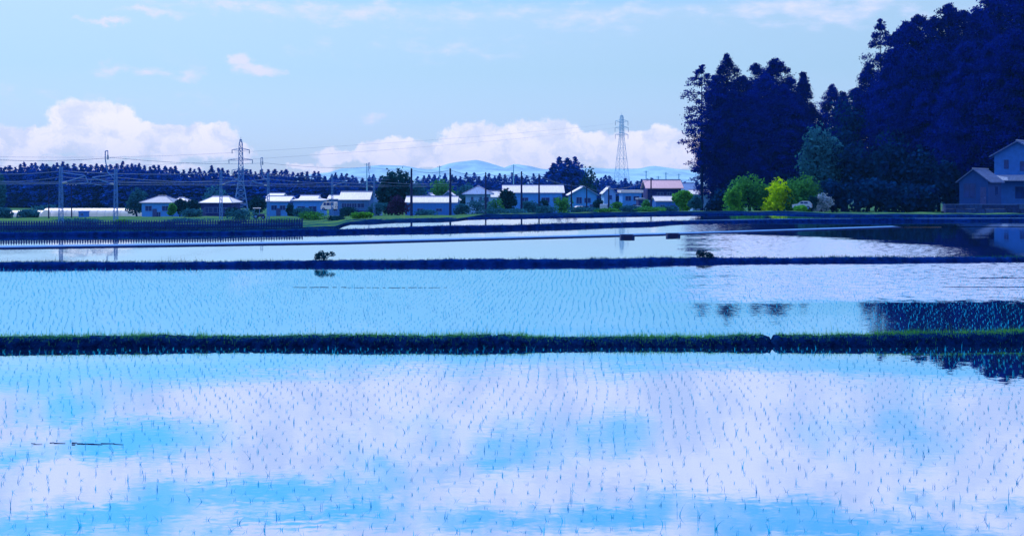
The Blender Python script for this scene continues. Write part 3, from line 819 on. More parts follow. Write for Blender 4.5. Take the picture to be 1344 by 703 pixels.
for i, (px, yt, D, w, m, lab) in enumerate((
    (408, 278, 122, 34, g_mid, "dense rounded bright green bush above the bank, left of the fence end"), (477, 279, 108, 30, g_bright, "yellow green bush at the corner where the far water begins"),
    (316, 275, 130, 40, g_teal, "straggly green weeds below the lattice pylon"), (158, 289, 78, 26, g_mid, "dark green weed clump growing through the fence by the second catenary mast"), (205, 292, 84, 50, g_dark, "low dark weeds along the fence, below the leftmost house"), (300, 290, 92, 44, g_dark, "low dark weeds at the right end of the fence"),
    (627, 263, 178, 44, g_teal, "grey green hedge in front of the pyramid-roofed house"), (606, 268, 176, 20, g_teal, "low hedge right of the long shed"), (694, 264, 168, 24, g_teal, "rounded grey green bush below the bright green tree"),
    (738, 259, 175, 28, g_mid, "leafy green bush in front of the big-roofed house"), (716, 271, 160, 26, g_teal, "low weeds left of the leafy bush by the big-roofed house"), (762, 272, 160, 40, g_teal, "low weeds in front of the gabled house"),
    (808, 266, 172, 20, g_mid, "small bush beside the blocky two-storey house"), (827, 270, 168, 26, g_teal, "low pale weeds in front of the blocky two-storey house"), (852, 272, 165, 40, g_mid, "bright grass clumps before the pink roofed house"), (660, 274, 150, 60, g_teal, "long low weeds on the far bank below the pyramid-roofed house"),
    (795, 274, 165, 30, g_mid, "low green weeds along the far bank near the white van"), (440, 284, 110, 28, g_dark, "low hedge on the bank left of the yellow green bush"),
    (252, 275, 208, 26, g_teal, "pale low weeds at the garden edge left of the dark-walled house"), (306, 272, 214, 20, g_dark, "dark low bush at the right corner of the dark-walled house"), (381, 268, 206, 12, g_dark, "dark narrow bush between the stepped-roof house and the bright blue house"),
    (399, 273, 200, 26, g_teal, "low teal bush in front of the bright blue house"), (455, 272, 196, 24, g_dark, "dark low bush in front of the barn-like house"), (497, 266, 200, 24, g_teal, "pale leafy bush below the small white shed"),
    (560, 276, 176, 34, g_teal, "low weeds along the left foot of the long shed"), (650, 262, 190, 24, g_mid, "green bush left of the dark bushy tree"), (714, 262, 200, 16, g_dark, "dark upright bush under the big grey roof"),
    (848, 262, 200, 14, g_mid, "small green bush at the left corner of the pink roofed house"), (786, 262, 200, 16, g_dark, "dark bush between the gabled house and the white van"), (876, 271, 178, 30, g_teal, "low weeds in front of the blue annex"),
    (100, 287, 96, 60, g_teal, "low teal weeds behind the fence between the two leftmost masts"), (250, 287, 100, 60, g_teal, "low teal weeds behind the fence below the dark-walled house"), (372, 288, 92, 40, g_mid, "green weeds at the right end of the picket fence"))):
    broadleaf("wayside_bush", lab, "bush", px, yt, None, D, w, m, 120 + i, 1100, size=max(.14, D / FPX * 1.9), nl=8, low=.02, trunk=(i < 2), stem_name="stem")

# the lone shrub and its small neighbour on the second bank
def stem_shrub(name, label, px, ytop, wpx, seed, lobes, m):
    rg = np.random.default_rng(seed)
    D = depth(lerp_line(L2, px)) + .35; z = .19
    h = wz(ytop, D) - z; w = wpx * D / FPX
    o = thing(name, label, "shrub", (wx(px, D), D, z - .01))
    b = MB(); L = []
    for (x, zz, rx, rz) in lobes:
        L.append((x * w, rg.normal() * .05, zz * h, rx * w, rx * w * .8, rz * h))
        b.path([(x * w * .15, 0, -.05), (x * w * .5, 0, zz * h * .5), (x * w, L[-1][1], zz * h)], [.016, .013, .006], 5)
        for k in range(3):
            b.bar((x * w * .8, 0, zz * h * .75), (x * w + rg.normal() * rx * w * .7, rg.normal() * .04, zz * h + rg.normal() * rz * h * .6), .008, .004, 4)
    b.build("stem", bark, o)
    V, F = broad_crown(rg, L, 420, .058, .6)
    c = link_mesh("crown", np_mesh("crown", V, F, m), o)
    return o
shrub_m = leaf_mat("shrub_leaf", (.004, .06, .13), (.02, .16, .24), .25)
stem_shrub("lone_shrub", "lone bare-stemmed little shrub with three leafy heads standing on the second bank", 425, 329, 25, 5,
           [(-.30, .50, .16, .28), (-.12, .80, .16, .24), (.0, .40, .13, .22), (.18, .68, .12, .22), (.40, .66, .13, .22), (-.40, .28, .10, .16)], shrub_m)
stem_shrub("bank_shrub", "small squat dark shrub on the second bank right of the middle", 925, 328.5, 22, 6,
           [(-.32, .6, .16, .4), (-.05, .62, .18, .42), (.22, .4, .16, .38), (.4, .35, .12, .32)], leaf_mat("shrub_leaf_dark", (.002, .03, .09), (.008, .07, .14), .2))

# far forest: single conifers, each small in the picture
FAR = []
for sd in range(6):
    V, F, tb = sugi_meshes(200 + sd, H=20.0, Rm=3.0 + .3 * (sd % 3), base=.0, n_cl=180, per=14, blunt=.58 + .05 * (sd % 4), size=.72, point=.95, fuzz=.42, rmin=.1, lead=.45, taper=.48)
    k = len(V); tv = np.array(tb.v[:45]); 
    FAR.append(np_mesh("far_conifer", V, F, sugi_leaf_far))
TOPL = [(-80, 219), (0, 219), (40, 216), (60, 213), (95, 214), (120, 217), (150, 215), (200, 216), (230, 220), (300, 224), (370, 225), (400, 226), (425, 227), (470, 231), (520, 230), (560, 231), (600, 230), (690, 229), (760, 234), (800, 234), (860, 237), (905, 240), (960, 238)]
def far_tree(px, yt, D, label, group, wid=1.0, name='far_conifer'):
    z = gz(px, D) - .2; h = wz(yt, D) - z
    o = link_mesh(name, FAR[random.randrange(6)])
    o.location = (wx(px, D), D, z); o.rotation_euler = (0, 0, random.uniform(0, 6.28))
    s = h / 20.0; w = wid * random.uniform(.85, 1.2) * (.55 + .45 * s); o.scale = (w, w, s)
    return tag(o, label, "conifer", group)
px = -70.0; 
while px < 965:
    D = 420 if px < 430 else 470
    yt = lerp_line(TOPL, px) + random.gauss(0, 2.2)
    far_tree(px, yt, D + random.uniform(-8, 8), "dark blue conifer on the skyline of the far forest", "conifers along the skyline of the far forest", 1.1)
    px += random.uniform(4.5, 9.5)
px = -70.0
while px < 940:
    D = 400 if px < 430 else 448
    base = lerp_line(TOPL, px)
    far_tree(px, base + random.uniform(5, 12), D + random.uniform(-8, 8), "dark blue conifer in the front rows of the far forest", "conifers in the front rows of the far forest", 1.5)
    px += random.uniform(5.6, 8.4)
# the darker clump above the big roof
for i, (px, yt) in enumerate(((726, 214), (734, 206), (745, 207), (755, 205.5), (719, 226), (764, 224), (741, 216), (750, 216))):
    far_tree(px, yt, 352 + 3 * i, "tall dark cedar in the clump above the big grey roof", "cedar clump above the big grey roof", 1.45, "clump_cedar")

# ================================================================== buildings
wall_blue = mat("wall_blue", (.05, .30, .92), .85, .10, 1.5, .01, 10)
wall_pale = mat("wall_pale", (.16, .42, .90), .85, .10, 1.5, .01, 10)
wall_dark = mat("wall_dark", (.008, .03, .22), .85, .25, 2.0, .01, 8)
wall_grey = mat("wall_grey", (.04, .18, .56), .85, .15, 2.0, .01, 8)
wall_tin = mat("wall_tin", (.02, .18, .74), .6, .15, 1.0, .02, 1.0, stretch=(9, 9, .05))
roof_white = mat("roof_white", (.66, .72, .90), .55, .14, 2.0, .03, 2.0, stretch=(4, .3, .3))
roof_grey = mat("roof_grey", (.20, .30, .52), .6, .2, 2.0, .03, 2.0, stretch=(4, .3, .3))
roof_blue = mat("roof_blue", (.10, .24, .56), .6, .2, 2.0, .03, 2.0, stretch=(4, .3, .3))
roof_dull = mat('roof_dull', (.07, .15, .40), .7, .2, 2.0, .03, 2.0, stretch=(4, .3, .3))
roof_pink = mat("roof_pink", (.66, .50, .66), .7, .10, 2.5, .03, 3.0, stretch=(4, .3, .3))
trim = mat("trim", (.10, .24, .60), .7, .1)
glass = mat("window_glass", (.006, .04, .24), .2, .3, .6, spec=.25)
door_m = mat("door_paint", (.03, .07, .28), .5, .2)
ridge_m = mat("ridge_tile", (.24, .32, .55), .7, .2, 5)

def window(parent, x, z, w, h, y=0.0, nx=1.0, frame_m=None, side=None):
    """a framed two-pane window proud of a wall lying at local y (facing -y); side=+-1 puts it on an end wall at local x"""
    f = MB(); t = .07
    for a in ((-w / 2 - t, w / 2 + t, -h / 2 - t, -h / 2), (-w / 2 - t, w / 2 + t, h / 2, h / 2 + t), (-w / 2 - t, -w / 2, -h / 2, h / 2), (w / 2, w / 2 + t, -h / 2, h / 2), (-.03, .03, -h / 2, h / 2)):
        f.box(a[0], a[1], -.06, .02, a[2], a[3])
    o = f.build("window", frame_m or trim, parent)
    rz = 0 if side is None else side * math.pi / 2
    o.location = (x, y, z); o.rotation_euler = (0, 0, rz)
    for s in (-1, 1):
        MB().box(min(s * .04, s * w / 2), max(s * .04, s * w / 2), -.03, .01, -h / 2, h / 2).build("pane", glass, o)
    return o
def slab_roof(b, w, d, h0, h1, ov=.5, th=.16, along='x'):
    """gable roof, ridge along x (slopes facing front and back) or along y"""
    if along == 'x':
        for s in (-1, 1):
            y0, y1 = (-ov, d / 2) if s < 0 else (d / 2, d + ov)
            k = (h1 - h0) / (d / 2)
            ze = h0 - ov * k
            pr = [(y0, ze), (y1, h1), (y1, h1 + th), (y0, ze + th)] if s < 0 else [(y0, h1), (y1, ze), (y1, ze + th), (y0, h1 + th)]
            b.prism_x(pr, -w / 2 - ov, w / 2 + ov)
    else:
        k = (h1 - h0) / (w / 2); ze = h0 - ov * k
        b.prism([(-w / 2 - ov, ze), (0, h1), (0, h1 + th), (-w / 2 - ov, ze + th)], -ov, d + ov)
        b.prism([(0, h1), (w / 2 + ov, ze), (w / 2 + ov, ze + th), (0, h1 + th)], -ov, d + ov)
    return b
def house(name, label, cat, px0, px1, D, y_eave, y_ridge, d, wall_m, roof_m, style='gable_x', wins=(), ov=.45, door=None, ridge=.3, rz=0.0, y_base=None, chimney=False, plinth=None):
    zb = gz((px0 + px1) / 2, D) - .15
    if y_base is not None: zb = wz(y_base, D)
    w = (px1 - px0) * D / FPX
    h0 = wz(y_eave, D) - zb; h1 = wz(y_ridge, D) - zb
    o = thing(name, label, cat, (wx((px0 + px1) / 2, D), D, zb), rz)
    b = MB()
    if style == 'gable_x': b.prism_x([(0, -.6), (d, -.6), (d, h0), (d / 2, h1), (0, h0)], -w / 2, w / 2)
    elif style == 'gable_y': b.prism([(-w / 2, -.6), (w / 2, -.6), (w / 2, h0), (0, h1), (-w / 2, h0)], 0, d)
    else: b.box(-w / 2, w / 2, 0, d, -.6, h0)
    b.build("wall", wall_m, o)
    if style == 'gable_x':
        r = slab_roof(MB(), w, d, h0, h1, ov).build("roof", roof_m, o)
        MB().box(-w / 2 - ov, w / 2 + ov, d / 2 - .15, d / 2 + .15, h1 + .10, h1 + .30).build("ridge_cap", ridge_m, r)
    elif style == 'gable_y':
        r = slab_roof(MB(), w, d, h0, h1, ov, along='y').build("roof", roof_m, o)
        MB().box(-.15, .15, -ov, d + ov, h1 + .10, h1 + .30).build("ridge_cap", ridge_m, r)
        MB().bar((-w / 2 - ov, -ov - .02, h0 - ov * (h1 - h0) / (w / 2) + .05), (0, -ov - .02, h1 + .05), .10, n=4).bar((0, -ov - .02, h1 + .05), (w / 2 + ov, -ov - .02, h0 - ov * (h1 - h0) / (w / 2) + .05), .10, n=4).build("barge_board", trim, r)
    elif style == 'hip':
        k = w * ridge / 2
        vs = [(-w / 2 - ov, -ov, h0), (w / 2 + ov, -ov, h0), (w / 2 + ov, d + ov, h0), (-w / 2 - ov, d + ov, h0)]
        vs += [(x, y, z + .14) for x, y, z in vs] + [(-k, d / 2, h1 + .14), (k, d / 2, h1 + .14)]
        b = MB().add(vs, [(3, 2, 1, 0), (0, 1, 5, 4), (1, 2, 6, 5), (2, 3, 7, 6), (3, 0, 4, 7), (4, 5, 9, 8), (5, 6, 9), (6, 7, 8, 9), (7, 4, 8)])
        r = b.build("roof", roof_m, o)
        q = MB().bar((-k - .1, d / 2, h1 + .2), (k + .1, d / 2, h1 + .2), .14, n=5)
        for x, y in ((-1, -ov), (1, -ov), (1, d + ov), (-1, d + ov)): q.bar((x * (w / 2 + ov), y, h0 + .16), (x * k, d / 2, h1 + .18), .09, n=4)
        q.build("ridge_cap", ridge_m, r)
    elif style == 'flat':
        MB().box(-w / 2 - ov, w / 2 + ov, -ov, d + ov, h0 + .002, h1).build("roof", roof_m, o)
    elif style == 'hip_gable':       # a hipped skirt carrying a steeper gabled top
        m1 = h0 + (h1 - h0) * .42; kx, ky = w * .36, d * .25
        vs = [(-w / 2 - ov, -ov, h0), (w / 2 + ov, -ov, h0), (w / 2 + ov, d + ov, h0), (-w / 2 - ov, d + ov, h0)]
        vs += [(x, y, z + .14) for x, y, z in vs]
        vs += [(-kx, ky, m1), (kx, ky, m1), (kx, d - ky, m1), (-kx, d - ky, m1)]
        r = MB().add(vs, [(3, 2, 1, 0), (0, 1, 5, 4), (1, 2, 6, 5), (2, 3, 7, 6), (3, 0, 4, 7), (4, 5, 9, 8), (5, 6, 10, 9), (6, 7, 11, 10), (7, 4, 8, 11), (8, 9, 10, 11)]).build("roof", roof_m, o)
        t = MB().prism_x([(ky - .25, m1 - .02), (d - ky + .25, m1 - .02), (d / 2, h1)], -kx, kx).build("upper_roof", roof_m, r)
        MB().box(-kx - .15, kx + .15, d / 2 - .16, d / 2 + .16, h1 - .12, h1 + .16).build("ridge_cap", ridge_m, r)
    if plinth:
        MB().box(-w / 2 - .04, w / 2 + .04, -.05, d + .05, -.6, plinth[0]).build("lower_wall", plinth[1], o)
    for wn in wins:
        x, zz, ww, hh = wn[:4]
        window(o, x * w / 2, zz, ww, hh, -.045 if plinth and zz < plinth[0] else 0)
    if door:
        x, ww, hh = door
        dr = MB().box(x * w / 2 - ww / 2, x * w / 2 + ww / 2, -.07, .02, 0, hh).build("door", door_m, o)
        MB().box(x * w / 2 + ww * .3, x * w / 2 + ww * .38, -.12, -.07, hh * .42, hh * .5).build("handle", trim, dr)
    return o

house("house", "leftmost house, grey hipped roof over pale blue walls beside the long greenhouse", "house", 186, 226, 226, 266.5, 258.5, 7, wall_blue, roof_grey, 'hip', ((-.55, 1.9, 1.3, 1.0), (.55, 1.9, 1.3, 1.0), (.1, .6, .8, 1.0)), ridge=.25, door=(-.15, .9, 1.8))
house("house", "small house with a pale hipped roof, half hidden behind bushes right of the leftmost house", "house", 224, 243, 250, 266, 260.5, 6, wall_grey, roof_white, 'hip', ((.3, 1.6, 1.0, .8),), ridge=.35)
house("house", "low house with dark walls and a pale hipped roof left of the lattice pylon", "house", 264, 303, 232, 266.5, 259, 8, wall_dark, roof_white, 'hip', ((-.5, 1.5, 1.6, 1.1), (.1, 1.5, 1.6, 1.1), (.65, 1.5, 1.0, 1.0)), ridge=.55, door=(-.8, .9, 1.9))
house("house", "pale blue house with stepped white roofs right of the lattice pylon", "house", 350, 378, 222, 264, 258.5, 7, wall_blue, roof_white, 'gable_x', ((-.3, 1.9, 1.1, .9), (.5, 1.9, 1.1, .9)), door=(.1, .9, 1.8))
house("house", "narrow gabled upper house peeping over the stepped white roofs", "house", 352, 368, 236, 259, 254.5, 6, wall_pale, roof_white, 'gable_x', ((0, 3.0, 1.0, .7),))
house("house", "bright blue walled house with a white hip and gable roof", "house", 385, 420, 222, 263.5, 256.5, 8, wall_blue, roof_white, 'hip_gable', ((-.4, 1.6, 1.5, 1.1), (.45, 1.6, 1.5, 1.1)), door=(.05, .9, 1.9))
house("house", "barn-like house with a broad white roof slope and a dark lower wall", "house", 446, 484, 214, 262, 252.5, 7, wall_grey, roof_white, 'gable_x', ((-.7, 2.2, .9, .8), (-.35, 2.2, .9, .8), (0, 2.2, .9, .8), (.45, 2.2, 1.3, .8)), ov=.3, plinth=(1.2, wall_dark), door=(.8, 1.0, 1.15))
house("small_house", "small house with a pale roof behind the white van and the barn-like house", "house", 432, 446, 250, 261, 257, 5, wall_grey, roof_white, 'gable_x', ((.2, 1.6, .8, .7),))
house("shed", "small white shed between the barn-like house and the big round tree", "shed", 487, 499, 222, 262, 257, 4, wall_pale, roof_white, 'gable_y', ((.4, 1.3, .6, .7),), ov=.2, door=(-.3, .7, 1.6))
house("long_shed", "long low blue shed with a white roof and two dark openings", "shed", 532, 600, 186, 266.2, 259, 6, wall_tin, roof_white, 'gable_x', ((-.43, 1.05, .95, .42), (.30, 1.05, .95, .42)), ov=.12)
house("gabled_house", "dark gable rising behind the left half of the long shed", "house", 551, 575, 216, 263, 255, 8, wall_grey, roof_white, 'gable_y', ((0, 3.4, .9, .7),), ov=.35)
house("gabled_house", "larger gable rising behind the right half of the long shed", "house", 575, 601, 214, 262, 252, 8, wall_grey, roof_white, 'gable_y', ((0, 3.6, .9, .7),), ov=.35)
house("pyramid_roof_house", "pale house under a blue pyramid roof above a hedge", "house", 611, 643, 210, 255.5, 245.5, 7, wall_pale, roof_blue, 'hip', ((-.45, 3.0, .35, 1.0), (.25, 3.0, .35, 1.0), (.7, 3.0, .9, .9)), ridge=.06, ov=.7)
house("small_house", "small white roofed house between the pyramid roof and the dark bushy tree", "house", 642, 656, 250, 258, 251.5, 5, wall_pale, roof_white, 'gable_x', ((0, 2.2, .8, .7),))
house("big_house", "big house with a long grey roof and blue walls behind the leafy bushes", "house", 662, 738, 222, 252.5, 244, 9, wall_blue, roof_white, 'gable_x', ((.42, 2.9, 1.6, .9), (.82, 2.9, 1.5, .9), (-.3, 2.9, 1.4, .9), (-.75, 2.9, 1.2, .9)), ov=.5, door=(.1, .9, 1.9))
house("gabled_house", "house with a pale blue gable and white barge boards right of the big grey roof", "house", 749, 783, 212, 255, 245.5, 9, wall_blue, roof_white, 'gable_y', ((-.35, 2.6, 1.0, 1.2), (.3, 2.6, 1.2, .9), (0, 1.0, 2.0, .9)), ov=.5, door=(.65, .9, 1.8))
house("gabled_house", "narrow pale gabled house left of the blocky two-storey house", "house", 793, 808, 236, 253, 246, 8, wall_pale, roof_white, 'gable_y', ((0, 3.4, .8, .9),), ov=.35)
house("two_storey_house", "blocky two-storey blue house with a flat white roof", "house", 817, 842, 224, 253, 249.5, 7, wall_blue, roof_white, 'flat', ((-.4, 3.0, 1.1, .9), (.45, 3.0, 1.1, .9), (-.4, 1.0, 1.2, 1.0)), door=(.35, .9, 1.8), ov=.35)
house("lean_to_shed", "dark narrow lean-to against the blocky two-storey house", "shed", 838, 846, 214, 262, 260, 4, wall_dark, roof_grey, 'flat', ((0, 1.2, .5, .5),), ov=.15)
house("pink_roof_house", "two-storey house with a pinkish roof and a dark brown upper wall", "house", 850, 894, 228, 246.5, 237, 8, wall_dark, roof_pink, 'gable_x', ((-.25, 3.7, 1.2, 1.0), (.3, 3.7, .9, 1.0)), ov=.5, plinth=(2.6, wall_pale), door=(-.7, .9, 1.9))
house("annex", "low blue annex with a pale roof in front of the pink roofed house", "shed", 861, 890, 214, 264, 258.5, 6, wall_tin, roof_white, 'gable_x', ((-.4, 1.2, .8, .6),), ov=.25, door=(.5, .9, 1.5))
house("house", "blue roofed house between the pink roof and the leftmost cedar", "house", 896, 912, 262, 250, 241, 8, wall_dark, roof_blue, 'gable_x', ((-.3, 3.4, .9, .8),), ov=.5)
house("house", "white house glimpsed between the bare trunks of the left grove", "house", 909, 932, 246, 255, 250, 7, wall_pale, roof_white, 'gable_x', ((0, 2.3, 1.0, .9),), ov=.4)

# ------------------------------------------------------------------ greenhouses
film = mat("greenhouse_film", (.80, .84, .92), .45, .06, .8, .01, 3)
hoop_m = mat("hoop_steel", (.45, .55, .75), .5, .1)
def greenhouse(px0, px1, D, ytop, ybot, label):
    w = (px1 - px0) * D / FPX; zb = min(gz((px0 + px1) / 2, D), wz(ybot, D)); h = wz(ytop, D) - zb
    o = thing("greenhouse", label, "greenhouse", (wx((px0 + px1) / 2, D), D, zb), group="long plastic greenhouses before the far forest")
    prof = [(2.6 - 2.6 * math.cos(math.pi * i / 12), h * math.sin(math.pi * i / 12) ** .55) for i in range(13)]
    MB().prism_x([(0, -.5)] + prof + [(5.2, -.5)], -w / 2, w / 2).build("film_cover", film, o)
    me = MB()
    for i in range(12):
        (y0, z0), (y1, z1) = prof[i], prof[i + 1]
        me.bar((0, y0 - .02 if i < 6 else y0 + .02, z0 + .02), (0, y1 - .02 if i < 5 else y1 + .02, z1 + .02), .035, n=4)
    hm = me.mesh("hoop", hoop_m)
    n = max(3, int(w / 1.8))
    for i in range(n + 1): shared("hoop", hm, o, (-w / 2 + w * i / n, 0, 0))
    MB().box(-w / 2 - .06, -w / 2 - .005, 1.9, 3.3, 0, h * .8).build("door", trim, o)
greenhouse(56, 178, 262, 273.5, 285, "long white plastic greenhouse stretching before the dark forest")
greenhouse(12, 54, 256, 276.5, 286, "shorter white plastic greenhouse near the left edge")
house("shed", "small blue box shed standing before the long greenhouse", "shed", 103, 112, 222, 278.5, 277, 2, wall_tin, wall_tin, 'flat', ((0, .7, .5, .4),), ov=.05)

# ------------------------------------------------------------------ house at the right edge
wall_shaded = mat("wall_plaster", (.008, .065, .31), .85, .12, 1.5, .01, 8)  # plaster colour darkened to carry the shade of the grove
D = 150.0; PHI = R(-40)
zt = wz(272.5, D)
o = thing("small_house", "small gabled house with a dark window and door, at the right edge below the cedars", "house", (wx(1278, D), D, zt), PHI)
w, d, h0, h1 = 3.9, 6.2, wz(237, D) - zt, wz(222.5, D) - zt
MB().prism([(-w / 2, -.8), (w / 2, -.8), (w / 2, h0), (0, h1), (-w / 2, h0)], 0, d).build("wall", wall_shaded, o)
r = slab_roof(MB(), w, d, h0, h1, .4, .14, 'y').build("roof", roof_dull, o)
MB().box(-.12, .12, -.4, d + .4, h1 + .10, h1 + .25).build("ridge_cap", ridge_m, r)
for i in range(12):                              # standing seams of the sheet roof
    y = -.2 + i * (d + .4) / 11; k = (h1 - h0) / (w / 2)
    MB().bar((.16, y, h1 + .15 - .16 * k), (w / 2 + .4, y, h0 - .4 * k + .16), .025, n=4).build("roof_seam", roof_grey, r)
dframe = mat('dark_frame', (.012, .06, .26), .7, .1)
window(o, -.55, 2.4, 1.5, 1.9, frame_m=dframe)
dr = MB().box(.9, 1.65, -.06, .02, .1, 2.9).build("door", door_m, o)
MB().box(1.5, 1.56, -.11, -.06, 1.3, 1.5).build("handle", trim, dr)
window(o, w / 2, 2.4, 1.1, 1.1, 3.8, side=1, frame_m=dframe)
MB().box(-w / 2 - .05, w / 2 + .05, -.08, .0, -.8, .28).build("footing", dark_conc, o)
D2 = 157.0; zt2 = wz(272, D2)
o = thing("two_storey_house", "two-storey house with a pale blue end wall, cut by the right edge", "house", (wx(1336, D2), D2, zt2), PHI)
w, d, h0, h1 = 6.6, 9.5, wz(203, D2) - zt2, wz(186, D2) - zt2
MB().prism([(-w / 2, -.8), (w / 2, -.8), (w / 2, h0), (0, h1), (-w / 2, h0)], 0, d).build("wall", mat("wall_upper", (.022, .15, .58), .85, .10, 1.5, .01, 8), o)
r = slab_roof(MB(), w, d, h0, h1, .6, .18, 'y').build("roof", roof_dull, o)
MB().box(-.14, .14, -.6, d + .6, h1 + .12, h1 + .32).build("ridge_cap", ridge_m, r)
for a in ((-1.6, h0 * .82, .5, 1.2), (1.1, h0 * .78, 1.5, 1.3), (.6, h0 * .28, 1.8, 1.6)): window(o, *a, frame_m=dframe)
window(o, w / 2, h0 * .78, 1.6, 1.2, 3.0, side=1, frame_m=dframe)
q = MB().prism_x([(-1.8, h0 * .50), (-.01, h0 * .60), (-.01, h0 * .60 + .12), (-1.8, h0 * .50 + .12)], -w / 2 - .3, w / 2 + .3).build("lower_roof", roof_grey, o)
for s in (-1, 1): MB().box(s * w / 2 - .07, s * w / 2 + .07, -1.7, -1.56, -.8, h0 * .51).build("porch_post", trim, o)
# stone-block wall in front of it
blk = [mat("wall_block_%s" % n, c, .9, .3, 3.0, .03, 8) for n, c in (("dark", (.008, .035, .18)), ("mid", (.012, .055, .25)), ("pale", (.025, .09, .32)))]
Dw = 128.0
o = thing("block_wall", "low wall of large bluish blocks between the water and the small gabled house", "wall", (wx(1300, Dw), Dw, gz(1300, Dw)))
x0, x1 = wx(1241, Dw) - wx(1300, Dw), wx(1420, Dw) - wx(1300, Dw)
z_top = wz(269, Dw) - gz(1300, Dw)
for row in range(2):
    x = x0; rb = random.Random(9 + row)
    za, zb_ = (-.3, z_top * .52) if row == 0 else (z_top * .52 + .02, z_top)
    while x < x1:
        l = rb.uniform(.9, 1.7)
        MB().box(x, x + l - .04, rb.uniform(-.03, .03), .6, za, zb_ + rb.uniform(-.03, .02), .99).build("block", blk[rb.choice((0, 0, 1, 1, 2))], o)
        x += l
MB().box(x0 - .05, x1 + .05, -.06, .66, z_top + .025, z_top + .10).build("coping", blk[2], o)
# raised yard behind the block wall
yard = MB()
yp = [(wx(1238, Dw), Dw + .6), (wx(1700, Dw), Dw + .6), (wx(1700, 182), 182), (wx(1238, 182), 182)]
za, zb_ = gz(1300, Dw) - 3, wz(272.2, 150)
yard.add([(x, y, za) for x, y in yp] + [(x, y, zb_) for x, y in yp], [(3, 2, 1, 0), (4, 5, 6, 7), (0, 1, 5, 4), (1, 2, 6, 5), (2, 3, 7, 6), (3, 0, 4, 7)])
tag(yard.build("yard_ground", mat("yard", (.01, .04, .11), .95, .4, .6, .05, 3)), kind='structure')

# ================================================================== fence, masts, poles and wires
fence_m = mat("fence_paint", (.006, .05, .26), .8, .25, 3)
fo = thing("picket_fence", "long low fence of close dark pickets along the far left bank", "fence", (0, 0, 0))
def fence_pt(px):
    D = depth(lerp_line(EDGE, px)) + 1.0
    return Vector((wx(px, D), D, gz(px, D)))
pk = MB().box(-.034, .034, -.03, .03, -.25, .56).box(-.034, .034, -.03, .03, .56, .62, .3).mesh("picket", fence_m)
fp = [fence_pt(px) for px in np.arange(-12, 398, 3.35)]
for p in fp: shared("picket", pk, fo, p, random.uniform(-.1, .1))
for zz in (.16, .44):
    b = MB()
    for i in range(0, len(fp) - 1, 4):
        j = min(i + 4, len(fp) - 1); b.bar(fp[i] + Vector((0, .05, zz)), fp[j] + Vector((0, .05, zz)), .035, n=4)
    b.build("rail", fence_m, fo)
fpan = MB()
for i in range(0, len(fp) - 1, 4):
    j = min(i + 4, len(fp) - 1); a, c = fp[i], fp[j]
    n = len(fpan.v); fpan.add([a + Vector((0, .10, -.2)), c + Vector((0, .10, -.2)), c + Vector((0, .10, .36)), a + Vector((0, .10, .36)), a + Vector((0, .13, -.2)), c + Vector((0, .13, -.2)), c + Vector((0, .13, .36)), a + Vector((0, .13, .36))],
              [(0, 1, 2, 3), (7, 6, 5, 4), (3, 2, 6, 7)])
fpan.build("kick_board", mat("fence_board", (.02, .17, .48), .9, .4, 2), fo)

steel = mat("galvanised_steel", (.07, .24, .64), .6, .12, 4)
steel_pale = mat("pale_steel", (.20, .55, .85), .6, .12, 4)
insul = mat("insulator", (.35, .45, .65), .4, .1)
wood = mat("dark_pole", (.006, .022, .12), .85, .3, 5)
wire_m = mat("wire_metal", (.10, .20, .45), .6, .1)
def mast(px, ytop, D, label, arm=1, mast_w=.16, upper=False):
    """lattice catenary mast with a bracket arm"""
    x, y, z = gp(px, D, -.1); h = wz(ytop, D) - z
    o = thing("catenary_mast", label, "mast", (x, y, z), group="catenary masts along the railway")
    for sx in (-1, 1):
        for sy in (-1, 1): MB().bar((sx * mast_w, sy * .12, -.3), (sx * mast_w * .55, sy * .10, h), .032, n=4).build("leg", steel, o)
    b = MB(); n = int(h / .45)
    for i in range(n):
        a, c = i / n, (i + 1) / n; s = 1 if i % 2 else -1
        f = lambda q: mast_w * (1 - .45 * q)
        for yy in (-.12, .12): b.bar((s * f(a), yy, a * h), (-s * f(c), yy, c * h), .02, n=3)
    b.build("lattice", steel, o)
    za = h * .72
    br = MB().bar((0, 0, za), (arm * 2.1, 0, za + .65), .05, n=4).bar((0, 0, za + .95), (arm * 2.1, 0, za + .68), .04, n=4).build("bracket_arm", steel, o)
    MB().bar((arm * 2.1, 0, za + .65), (arm * 2.35, 0, za + .1), .035, n=4).bar((arm * 2.35, 0, za + .1), (arm * 1.3, 0, za - .05), .03, n=4).build("registration_arm", steel, br)
    MB().bar((arm * .13, 0, za + .04), (arm * .5, 0, za + .14), .10, n=6).build("insulator", insul, br)
    if upper:
        MB().path([(0, 0, h * .80), (-.75, 0, h * .95), (-.95, 0, h * 1.18), (-.95, 0, h * 1.32), (-.72, 0, h * 1.33), (-.72, 0, h * 1.25)], [.05, .05, .05, .05, .04, .04], 4).build("feeder_arm", steel, o)
        MB().bar((-.72, 0, h * 1.17), (-.72, 0, h * 1.25), .09, n=6).build("insulator", insul, o)
    return o
M1 = (("leftmost catenary mast, tall and plain, standing behind the picket fence", 80, 219, 92, 1, False), ("catenary mast with a hooked feeder arm, second from the left edge", 152, 222, 96, -1, True),
      ("slim catenary mast in front of the dark-walled house", 290, 224, 128, 1, False), ("catenary mast with a hooked feeder arm right of the lattice pylon", 352, 227, 138, -1, True),
      ("catenary mast in front of the far forest above the white van", 436, 228, 172, 1, False), ("catenary mast with a feeder arm right of the barn-like house", 491, 231, 180, -1, True))
for lab, px, yt, D, a, up in M1: mast(px, yt, D, lab, a, upper=up)

